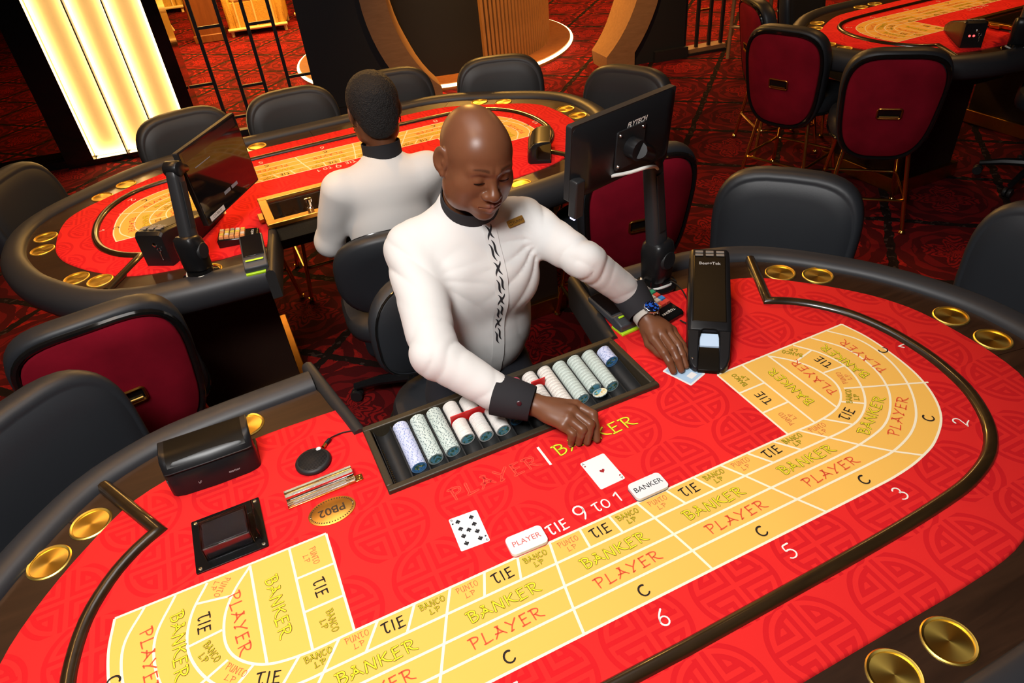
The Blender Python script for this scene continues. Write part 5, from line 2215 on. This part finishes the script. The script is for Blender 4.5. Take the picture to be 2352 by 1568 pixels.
def mesh_hand(args, lo, hi, h=.0017):
    return surface_nets(lambda x, y, z: hand_field(x, y, z, *args), lo, hi, h)


def merge(parts):
    Ps, Fs, Ms = [], [], []
    b = 0
    for P, F, m_ in parts:
        Ps.append(P)
        Fs.append(F + b)
        Ms.append(m_ if m_ is not None else np.zeros((len(P), 2)))
        b += len(P)
    return np.concatenate(Ps), np.concatenate(Fs), np.concatenate(Ms)


def chain(m_, p_, t_, lift=.004):
    """mcp, pip, tip -> mcp, pip, dip, tip"""
    m_, p_, t_ = map(np.array, (m_, p_, t_))
    d_ = p_ + (t_ - p_) * .52 + np.array((0, 0, lift))
    return [m_, p_, d_, t_]


def nail(mb, tip, prev, up, w=.0055, l=.009):
    t_ = (Vector(tip) - Vector(prev)).normalized()
    up = Vector(up)
    up = (up - t_ * up.dot(t_)).normalized()
    s_ = t_.cross(up)
    c = Vector(tip) + up * .0072 + t_ * .001
    pts = []
    for k in range(12):
        a = 2 * math.pi * k / 12
        u_, v_ = math.cos(a), math.sin(a)
        pts.append(c + s_ * (w * u_) + t_ * (l * .55 * v_) - up * (.0022 * u_ * u_ + .0010 * max(0, v_) ** 2))
    mb.add(pts + [c + up * .0006], [(k, (k + 1) % 12, 12) for k in range(12)])


# ---- the dealer at the near table
Z0 = np.array((0, 0, H))
man = thing('person', (.05, .62, 0), 0, 'bald dealer in white shirt with black cuffs, looking down and drawing a card', 'person')
MO = np.array((.05, .62, 0))


def loc(o):
    """objects are meshed in world space; move them under the person"""
    o.parent = man
    o.location = -Vector(MO)
    return o


HC = np.array((.086, .527, .546)) + Z0
RH = np.array((Matrix.Rotation(math.radians(2), 3, 'Z') @ Matrix.Rotation(math.radians(12), 3, 'X') @ Matrix.Rotation(math.radians(8), 3, 'Y')))
headP, headF, headM = build_head(HC, RH, None)

r_wrist = (.022, .184, .060)
r_m = [(.112, .122, .060), (.092, .104, .066), (.074, .092, .062), (.058, .086, .052)]
r_p = [(.134, .082, .052), (.113, .060, .050), (.092, .058, .046), (.070, .064, .038)]
r_t = [(.122, .045, .010), (.098, .049, .010), (.080, .057, .010), (.064, .064, .010)]
rf = [chain(a, b, c) for a, b, c in zip(r_m, r_p, r_t)]
rthumb = [np.array(v) for v in ((.045, .185, .046), (.085, .165, .034), (.110, .128, .022), (.120, .092, .014))]
l_wrist = (.433, .314, .078)
l_m = [(.413, .246, .060), (.438, .252, .066), (.460, .256, .062), (.479, .258, .052)]
l_p = [(.411, .196, .046), (.436, .194, .050), (.459, .203, .047), (.474, .203, .040)]
l_t = [(.415, .157, .0095), (.435, .152, .0095), (.454, .158, .0105), (.467, .176, .0180)]
lf = [chain(a, b, c) for a, b, c in zip(l_m, l_p, l_t)]
lthumb = [np.array(v) for v in ((.418, .290, .056), (.408, .256, .038), (.416, .224, .026), (.426, .196, .018))]
rh = mesh_hand((r_wrist, (-.036, .228, .075), r_m, rf, rthumb, 1), (-.07, .02, -.005), (.16, .28, .11))
lh = mesh_hand((l_wrist, (.435, .385, .108), l_m, lf, lthumb, 1), (.36, .13, -.005), (.52, .43, .15))
bodyP, bodyF, bodyM = merge([(headP, headF, headM), (rh[0] + Z0, rh[1], None), (lh[0] + Z0, lh[1], None)])
# a slim torso and arms inside the shirt join head and hands into one figure
def core(x, y, z):
    d = cap(x, y, z, (.05, .62, .30), (.045, .61, .06), .10, .10)
    d = smin(d, cap(x, y, z, (.075, .575, .44), (.055, .61, .30), .055, .07), .03)
    d = smin(d, limb_chain(x, y, z, [(-.06, .62, .28), (-.138, .356, .160), (-.036, .228, .075), (.0, .20, .066)], [.04, .028, .024, .026], .02), .02)
    d = smin(d, limb_chain(x, y, z, [(.19, .59, .28), (.296, .394, .256), (.428, .387, .114), (.433, .35, .09)], [.035, .022, .022, .026], .02), .02)
    return d
cp = surface_nets(core, (-.22, .15, -.25), (.50, .78, .50), .009)
bodyP, bodyF, bodyM = merge([(bodyP, bodyF, bodyM), (cp[0] + Z0, cp[1], None)])
body = loc(np_mesh('body', bodyP, bodyF, [M['skin']], None, bodyM))
mb = MB()
for f_, (dx, dy, dz) in ((lf[0], (0, .3, 1)), (lf[1], (0, .3, 1)), (lf[2], (.1, .3, 1)), (lf[3], (.5, .2, .8)), (rf[0], (.5, -.5, .6)), (rf[3], (-.6, -.6, .3))):
    nail(mb, f_[3] + Z0, f_[2] + Z0, (dx, dy, dz))
nl = mb.build('fingernails', M['nail'], None)
nl.parent = body
nl['kind'] = 'stuff'


def on_head(p_):
    return Vector(RH @ np.array(p_) + HC)


for s in (-1, 1):
    mb = MB()
    pts = [(s * (.019 + .026 * k / 6), -.0915 + .0006 * k + .0004 * (k - 3) ** 2 * .35, -.0172 - .0016 * math.sin(math.pi * k / 6)) for k in range(7)]
    mb.tube([on_head(p_) for p_ in pts], [.0008, .0015, .0019, .0021, .0020, .0016, .0008], 6)
    o = mb.build('eyelashes', M['iris'], None)
    o.parent = body

# shirt
SHR, SHL = np.array((-.085, .622, .302)), np.array((.222, .588, .306))
ELR, ELL = np.array((-.143, .352, .160)), np.array((.298, .392, .258))
CFR, CFL = np.array((-.034, .229, .076)), np.array((.431, .387, .113))


def shirt_field(x, y, z):
    # torso: depth squeezed
    yc = .600
    ys = (y - yc) * 1.38 + yc
    d = cap(x, ys, z, (.045, .600, .035), (.048, .600, .06), .160, .158)
    d = smin(d, cap(x, ys, z, (.050, .600, .0), (.062, .605, .215), .150, .165), .05)
    d = smin(d, cap(x, y, z, SHR + (.045, 0, -.01), SHL + (-.045, 0, -.01), .086, .086), .06)
    d = smin(d, cap(x, y, z, (.070, .600, .395), (.066, .615, .30), .070, .112), .055)
    # chest
    d = smin(d, ell(x, y, z, (-.005, .515, .20), (.085, .05, .085)), .05)
    d = smin(d, ell(x, y, z, (.130, .500, .20), (.085, .05, .085)), .05)
    # drape folds: sharp valleys between soft ridges
    def cre(v):
        return np.abs(np.sin(v)) ** .7 - .75
    fr = np.clip((.62 - y) / .05, 0, 1)
    # from the left armpit down across the chest and belly
    u1 = np.arctan2(z - .30, x - .22)
    fold = .0062 * cre(u1 * 6.5 + 1.2 * np.sin(z * 11)) * np.exp(-(((x - .17) / .10) ** 2 + ((z - .20) / .17) ** 2))
    u2 = np.arctan2(z - .28, x + .09)
    fold = fold + .0068 * cre(u2 * 8.0 + .9 * np.sin(z * 13 + 1)) * np.exp(-(((x + .04) / .10) ** 2 + ((z - .10) / .16) ** 2))
    fold = fold + .0040 * cre(x * 30 + 2.2 * np.sin(z * 10 + 1)) * np.exp(-((z + .03) / .10) ** 2)
    d = d - fold * fr
    for (S, E_, Cf, sg) in ((SHR, ELR, CFR, 0), (SHL, ELL, CFL, 1)):
        a, ta = cap(x, y, z, S, E_, .074 if sg == 0 else .066, .057 if sg == 0 else .047, True)
        b, tb = cap(x, y, z, E_, Cf, .056 if sg == 0 else .047, .045 if sg == 0 else .042, True)
        u = x * 31 + y * 17 + z * 23
        wr = .0075 * cre(ta * 15 + .8 * np.sin(u)) * np.exp(-((ta - 1.0) / .25) ** 2)
        wr = wr + .0062 * cre((x * (1 if sg else -1) - z * .6) * 48 + ta * 4) * np.exp(-((ta - .22) / .26) ** 2)
        wf = .0068 * cre(tb * 17 + .9 * np.sin(u * 1.2)) * np.exp(-(tb / .26) ** 2)
        wf = wf + .0036 * cre(tb * 12 + 1.2 * np.sin(u)) * np.exp(-((tb - 1) / .3) ** 2)
        arm = smin(a - wr, b - wf, .018)
        d = smin(d, arm, .024)
    # cut the neck opening and the sleeve ends
    nk = cap(x, y, z, (.080, .555, .50), (.075, .590, .393), .066, .066)
    d = smax(d, -nk, .006)
    return d


P, F = surface_nets(shirt_field, (-.28, .13, -.30), (.54, .80, .50), .0045)
shirt = loc(np_mesh('shirt', P + Z0, F, M['shirt']))
# black collar band
from mathutils.bvhtree import BVHTree
sv = [tuple(v) for v in (P + Z0)]
bvh = BVHTree.FromPolygons(sv, [tuple(f) for f in F])


def collar(center, tilt_x, tilt_y, rx, ry, h, par, gap=True):
    R_ = Matrix.Rotation(tilt_y, 3, 'Y') @ Matrix.Rotation(tilt_x, 3, 'X')
    rings = []
    n = 44
    for rr, zz in ((1.05, -.006), (1.03, h), (.985, h + .001), (.97, h * .6), (.985, -.006)):
        rings.append([Vector(center) + R_ @ Vector((rx * rr * math.sin(2 * math.pi * k / n), -ry * rr * math.cos(2 * math.pi * k / n), zz)) for k in range(n)])
    mb = MB()
    mb.loft(rings, cap=(False, False))
    return mb


mb = collar(Vector((.075, .586, .398 + H)), math.radians(27), math.radians(-2), .072, .072, .046, man)
loc(mb.build('collar', M['black_cloth'], None, angle=60))


def cuff(a, b, ra, rb, name='cuff'):
    a, b = Vector(a), Vector(b)
    t_ = (b - a).normalized()
    up = Vector((0, 0, 1))
    u = (up - t_ * up.dot(t_)).normalized()
    w = t_.cross(u)
    mb = MB()
    rings = []
    for f_, k in ((-.08, .93), (-.06, 1.0), (0.5, 1.02), (1.0, 1.0), (1.03, .97), (1.0, .92), (.5, .90)):
        c = a + (b - a) * f_
        r_ = (ra + (rb - ra) * min(max(f_, 0), 1)) * k
        rings.append([c + (u * math.cos(2 * math.pi * q / 32) * .93 + w * math.sin(2 * math.pi * q / 32) * 1.05) * r_ for q in range(32)])
    mb.loft(rings, cap=(False, False))
    return loc(mb.build(name, M['black_cloth'], None, angle=50))


cfr = cuff(Vector(CFR + Z0) + Vector((-.006, .005, .002)), Vector((.024, .182, .060 + H)), .052, .044)
cfl = cuff(Vector(CFL + Z0) + Vector((-.002, .004, .006)), Vector((.434, .330, .084 + H)), .050, .042)
M['button'] = mat('dark_button', (.05, .008, .012), .25)
mb = MB()
cdir = (Vector((.024, .182, .060)) - Vector(CFR)).normalized()
bn = Vector((-.35, -.75, .55)).normalized()
bc = Vector(CFR + Z0) + cdir * .048 + bn * .0475
mb.lathe([(0, 0), (.0055, 0), (.0058, .0015), (.0035, .0022), (0, .0018)], 16, bc, bn.to_track_quat('Z', 'Y').to_matrix())
o = mb.build('cuff_button', M['button'], None)
loc(o)


def front(x, z, off=.0012, y0=.2):
    """point on the shirt front, found by looking straight back along +y"""
    hit = bvh.ray_cast(Vector((x, y0, z + H)), Vector((0, 1, 0)))
    return (hit[0] + hit[1] * off, hit[1]) if hit[0] else (None, None)


def drape(mb, pts, wid, off=.0015, thick=True):
    """ribbon of (x,z) points laid on the shirt front"""
    L_ = []
    for (x, z), w_ in zip(pts, wid):
        p_, n_ = front(x, z, off)
        L_.append((p_, n_, w_))
    vs, fs = [], []
    N = len(L_)
    for i, (p_, n_, w_) in enumerate(L_):
        if p_ is None:
            return
        a_ = L_[max(i - 1, 0)][0]
        b_ = L_[min(i + 1, N - 1)][0]
        if a_ is None or b_ is None:
            return
        t_ = (b_ - a_).normalized()
        s_ = n_.cross(t_).normalized() * w_ / 2
        vs += [p_ + s_, p_ - s_]
    fs = [(2 * i, 2 * i + 1, 2 * i + 3, 2 * i + 2) for i in range(N - 1)]
    mb.add(vs, fs)


# placket down the front and its black knotted ornament
def pl_x(z):
    return .052 + .020 * (z / .36) + .010 * math.sin(z * 6)


mb = MB()
zs = [.375 - i * .012 for i in range(43)]
drape(mb, [(pl_x(z) + .012, z) for z in zs], [.036] * len(zs), .0022)
plk = loc(mb.build('placket', M['shirt'], None, angle=60))
for q in range(8):
    zc = .352 - q * .042
    for sgn in (-1, 1):
        mb = MB()
        pts, wd = [], []
        for k in range(13):
            t_ = k / 12
            if q % 2:
                zz = zc + .021 - .042 * t_ + sgn * .004
                xx = pl_x(zz) + .010 + .012 * (t_ - .5) + sgn * .0042 + .0025 * math.sin(t_ * 6.28)
            else:
                zz = zc + .016 - .032 * t_
                xx = pl_x(zz) + .010 + sgn * .0085 * (1 - 2 * t_) + .002 * math.sin(t_ * 6.28)
            pts.append((xx, zz))
            wd.append(.0008 + .0050 * math.sin(math.pi * t_) ** .9)
        drape(mb, pts, wd, .0034)
        if mb.v:
            o = mb.build('embroidery', M['black_cloth'], None, smooth=False)
            o.parent = plk
# name tag
p_, n_ = front(.168, .352, .002)
tagm = thing('name_tag')
tagm.parent = man
up = (Vector((0, 0, 1)) - n_ * n_.z).normalized()
rt = up.cross(n_)
TR = Matrix((rt, up, n_)).transposed().to_4x4()
tagm.matrix_local = Matrix.Translation(p_ - Vector(MO)) @ TR @ Matrix.Rotation(math.radians(6), 4, 'Z')
mb = MB()
mb.prism(rrect(.046, .019, .003), .0, .003)
mb.build('tag_plate', M['plate_brass'], tagm, bevel=.0006)
text_obj('tag_name', 'TUNNY', .0095, M['engrave'], tagm, Matrix.Translation((.007, -.001, .0032)), .0001)
mb = MB()
for k, (x, z) in enumerate(((-.018, .001), (-.0145, .0025), (-.011, .0015))):
    mb.lathe([(0, .0031), (.0011, .0031), (0, .0037)], 8, (x, z + .001, 0))
mb.tube([(-.0185, -.0035, .0034), (-.0145, -.0048, .0034), (-.0105, -.0035, .0034)], .0007, 6)
mb.build('tag_emblem', M['engrave'], tagm)

# wristwatch on the left wrist
wt = thing('wristwatch')
wt.parent = man
wc = Vector((.4345, .312, .080 + H))
wd_ = (Vector((.433, .305, .078)) - Vector((.434, .345, .088))).normalized()
wt.location = wc - Vector(MO)
upv = Vector((.12, -.25, .95)).normalized()
upv = (upv - wd_ * upv.dot(wd_)).normalized()
sv_ = upv.cross(wd_)
WRm = Matrix((sv_, wd_, upv)).transposed()
mb = MB()
rings = []
for k in range(33):
    a = 2 * math.pi * k / 33
    c = WRm @ Vector((math.sin(a) * .0330, 0, math.cos(a) * .0300))
    rad = (WRm @ Vector((math.sin(a), 0, math.cos(a)))).normalized()
    rings.append([c + wd_ * q * .0105 + rad * r_ for q, r_ in ((-1, 0), (-1, .0022), (1, .0022), (1, 0))])
rings.append(rings[0])
mb.loft(rings, cap=(False, False))
mb.build('strap', mat('grey_strap', (.42, .39, .35), .6), wt, angle=50)
ctr = upv * .034 + sv_ * .004
mb = MB()
mb.lathe([(0, -.004), (.0205, -.004), (.0225, -.001), (.0225, .003), (.0205, .0062), (.0195, .0066), (.0190, .0058), (0, .0058)], 40, ctr, WRm)
mb.build('case', M['chrome'], wt, angle=40)
m_, nt, b = new_mat('watch_face')
vec, x, y, z = coords(nt)
f = noise(nt, vec, 140.0, 3)
b.inputs['Base Color'].default_value = (.004, .005, .012, 1)
b.inputs['Roughness'].default_value = .08
nt.links.new(mixc(nt, f > .54, (0, 0, .004), (.03, .16, .8)), b.inputs['Emission Color'])
b.inputs['Emission Strength'].default_value = .55
mb = MB()
mb.lathe([(0, .0060), (.0188, .0060), (.0180, .0066), (0, .0068)], 40, ctr, WRm)
mb.build('face', m_, wt)
for s in (-1, 1):
    mb = MB()
    mb.lathe([(0, 0), (.0024, 0), (.0024, .003), (0, .0036)], 10, ctr + wd_ * (.0215) + sv_ * (.006 * s), Matrix((sv_, upv, wd_)).transposed() if True else None)
    mb.build('crown', M['chrome'], wt)

# trousers and shoes below the table
def legs(x, y, z, off=(0, 0)):
    d = None
    for s in (-1, 1):
        q = limb_chain(x, y, z, [(.045 + s * .085, .64, .62), (.045 + s * .11, .30, .60), (.045 + s * .11, .30, .12)], [.088, .068, .05], .03)
        d = q if d is None else smin(d, q, .03)
    return smin(d, ell(x, y, z, (.045, .615, .71), (.158, .118, .125)), .05)


P, F = surface_nets(legs, (-.25, .15, .02), (.34, .82, .88), .011)
loc(np_mesh('trousers', P, F, M['trouser']))
for s in (-1, 1):
    mb = MB()
    mb.loft([[(.045 + s * .11 + .045 * w_ * math.cos(a), yy, .045 + .045 * hh * math.sin(a)) for a in np.linspace(0, 2 * math.pi, 13)[:-1]] for yy, w_, hh in ((.37, .6, .8), (.34, .9, 1.0), (.25, 1.0, .9), (.16, .95, .7), (.11, .5, .45))])
    loc(mb.build('shoe', M['gloss_black'], None))

# ---- the dealer at the middle table, seen from behind
wom = thing('person', (.04, 1.43, 0), 0, 'dealer with short black hair and white shirt, seen from behind at the middle table', 'person')
WOo = np.array((.04, 1.43, 0))


def loc2(o):
    o.parent = wom
    o.location = -Vector(WOo)
    return o


HW = np.array((.080, 1.500, .405)) + Z0
RW = np.array((Matrix.Rotation(math.radians(176), 3, 'Z') @ Matrix.Rotation(math.radians(12), 3, 'X'))) * .98
hp, hf, hm = build_head(HW, RW, None, True)
SWR, SWL = np.array((-.110, 1.445, .165)), np.array((.215, 1.415, .170))


def wcore(x, y, z):
    d = cap(x, y, z, (.05, 1.45, .16), (.04, 1.43, -.12), .10, .11)
    d = smin(d, cap(x, y, z, (.072, 1.475, .30), (.055, 1.45, .14), .048, .07), .03)
    for S, E_, Wp in ((SWR, (-.185, 1.53, -.06), (-.10, 1.74, .03)), (SWL, (.28, 1.50, -.05), (.20, 1.74, .03))):
        d = smin(d, limb_chain(x, y, z, [S, E_, Wp], [.042, .036, .026], .03), .03)
        d = smin(d, ell(x, y, z, np.array(Wp) + (0, .05, 0), (.035, .07, .018)), .02)
    return d


wp = surface_nets(wcore, (-.28, 1.28, -.26), (.36, 1.90, .36), .008)
P, F, Mi = merge([(hp, hf, hm), (wp[0] + Z0, wp[1], None)])
wbody = loc2(np_mesh('body', P, F, [M['skin']], None, Mi))


def wshirt(x, y, z):
    yc = 1.435
    ys = (y - yc) * 1.36 + yc
    d = cap(x, ys, z, (.04, 1.435, -.26), (.045, 1.435, .02), .150, .150)
    d = smin(d, cap(x, ys, z, (.045, 1.435, .0), (.052, 1.44, .11), .148, .150), .05)
    d = smin(d, cap(x, y, z, SWR + (.04, 0, -.012), SWL + (-.04, 0, -.012), .074, .074), .05)
    d = smin(d, cap(x, y, z, (.070, 1.47, .235), (.060, 1.45, .15), .060, .095), .045)
    d = d + .0035 * np.sin(x * 24 - z * 40 + 2 * np.sin(z * 14)) * np.exp(-((z + .06) / .14) ** 2)
    for (S, E_, Cf) in ((SWR, np.array((-.185, 1.53, -.06)), np.array((-.125, 1.68, .02))), (SWL, np.array((.28, 1.50, -.05)), np.array((.22, 1.68, .02)))):
        a, ta = cap(x, y, z, S, E_, .070, .056, True)
        b = cap(x, y, z, E_, Cf, .055, .040)
        wr = .0022 * np.sin(ta * 19 + x * 60 + z * 30) * np.exp(-((ta - .8) / .35) ** 2)
        d = smin(d, smin(a + wr, b, .02), .025)
    return smax(d, -cap(x, y, z, (.076, 1.47, .33), (.072, 1.466, .235), .063, .063), .006)


P, F = surface_nets(wshirt, (-.30, 1.25, -.32), (.40, 1.76, .33), .006)
loc2(np_mesh('shirt', P + Z0, F, M['shirt']))
mb = collar(Vector((.072, 1.466, .236 + H)), math.radians(-8), math.radians(2), .068, .072, .058, wom)
loc2(mb.build('collar', M['black_cloth'], None, angle=60))


def hairf(x, y, z):
    d = ell(x, y, z, (0, .022, .034), (.0925, .108, .098))
    d = smin(d, ell(x, y, z, (0, .075, -.035), (.066, .045, .065)), .04)
    d = smax(d, -ell(x, y, z, (0, -.115, -.040), (.085, .075, .085)), .02)
    n_ = np.sin(x * 310 + 2 * np.sin(z * 180)) * np.sin(y * 290 + 2 * np.sin(x * 200)) * np.sin(z * 330)
    return d + .0022 * n_


P, F = surface_nets(hairf, (-.12, -.11, -.14), (.12, .15, .15), .0042)
loc2(np_mesh('hair', P @ RW.T + HW, F, M['hair']))
for s in (-1, 1):
    for k in range(2):
        mb = MB()
        c = np.array((s * .086, .012 - .006 * k, -.046 - .012 * k))
        mb.tube([Vector(RW @ (c + np.array((0, .006 * math.cos(a), .006 * math.sin(a)))) + HW) for a in np.linspace(0, 2 * math.pi, 13)[:-1]], .0014, 6, closed=True)
        o = mb.build('earring', M['brass'], None)
        loc2(o)


def wlegs(x, y, z):
    d = None
    for s in (-1, 1):
        q = limb_chain(x, y, z, [(.04 + s * .085, 1.43, .61), (.04 + s * .12, 1.78, .60), (.04 + s * .12, 1.74, .10)], [.086, .066, .05], .03)
        d = q if d is None else smin(d, q, .03)
    return smin(d, ell(x, y, z, (.04, 1.42, .65), (.165, .12, .11)), .05)


P, F = surface_nets(wlegs, (-.25, 1.25, .02), (.34, 1.90, .80), .012)
loc2(np_mesh('trousers', P, F, M['trouser']))
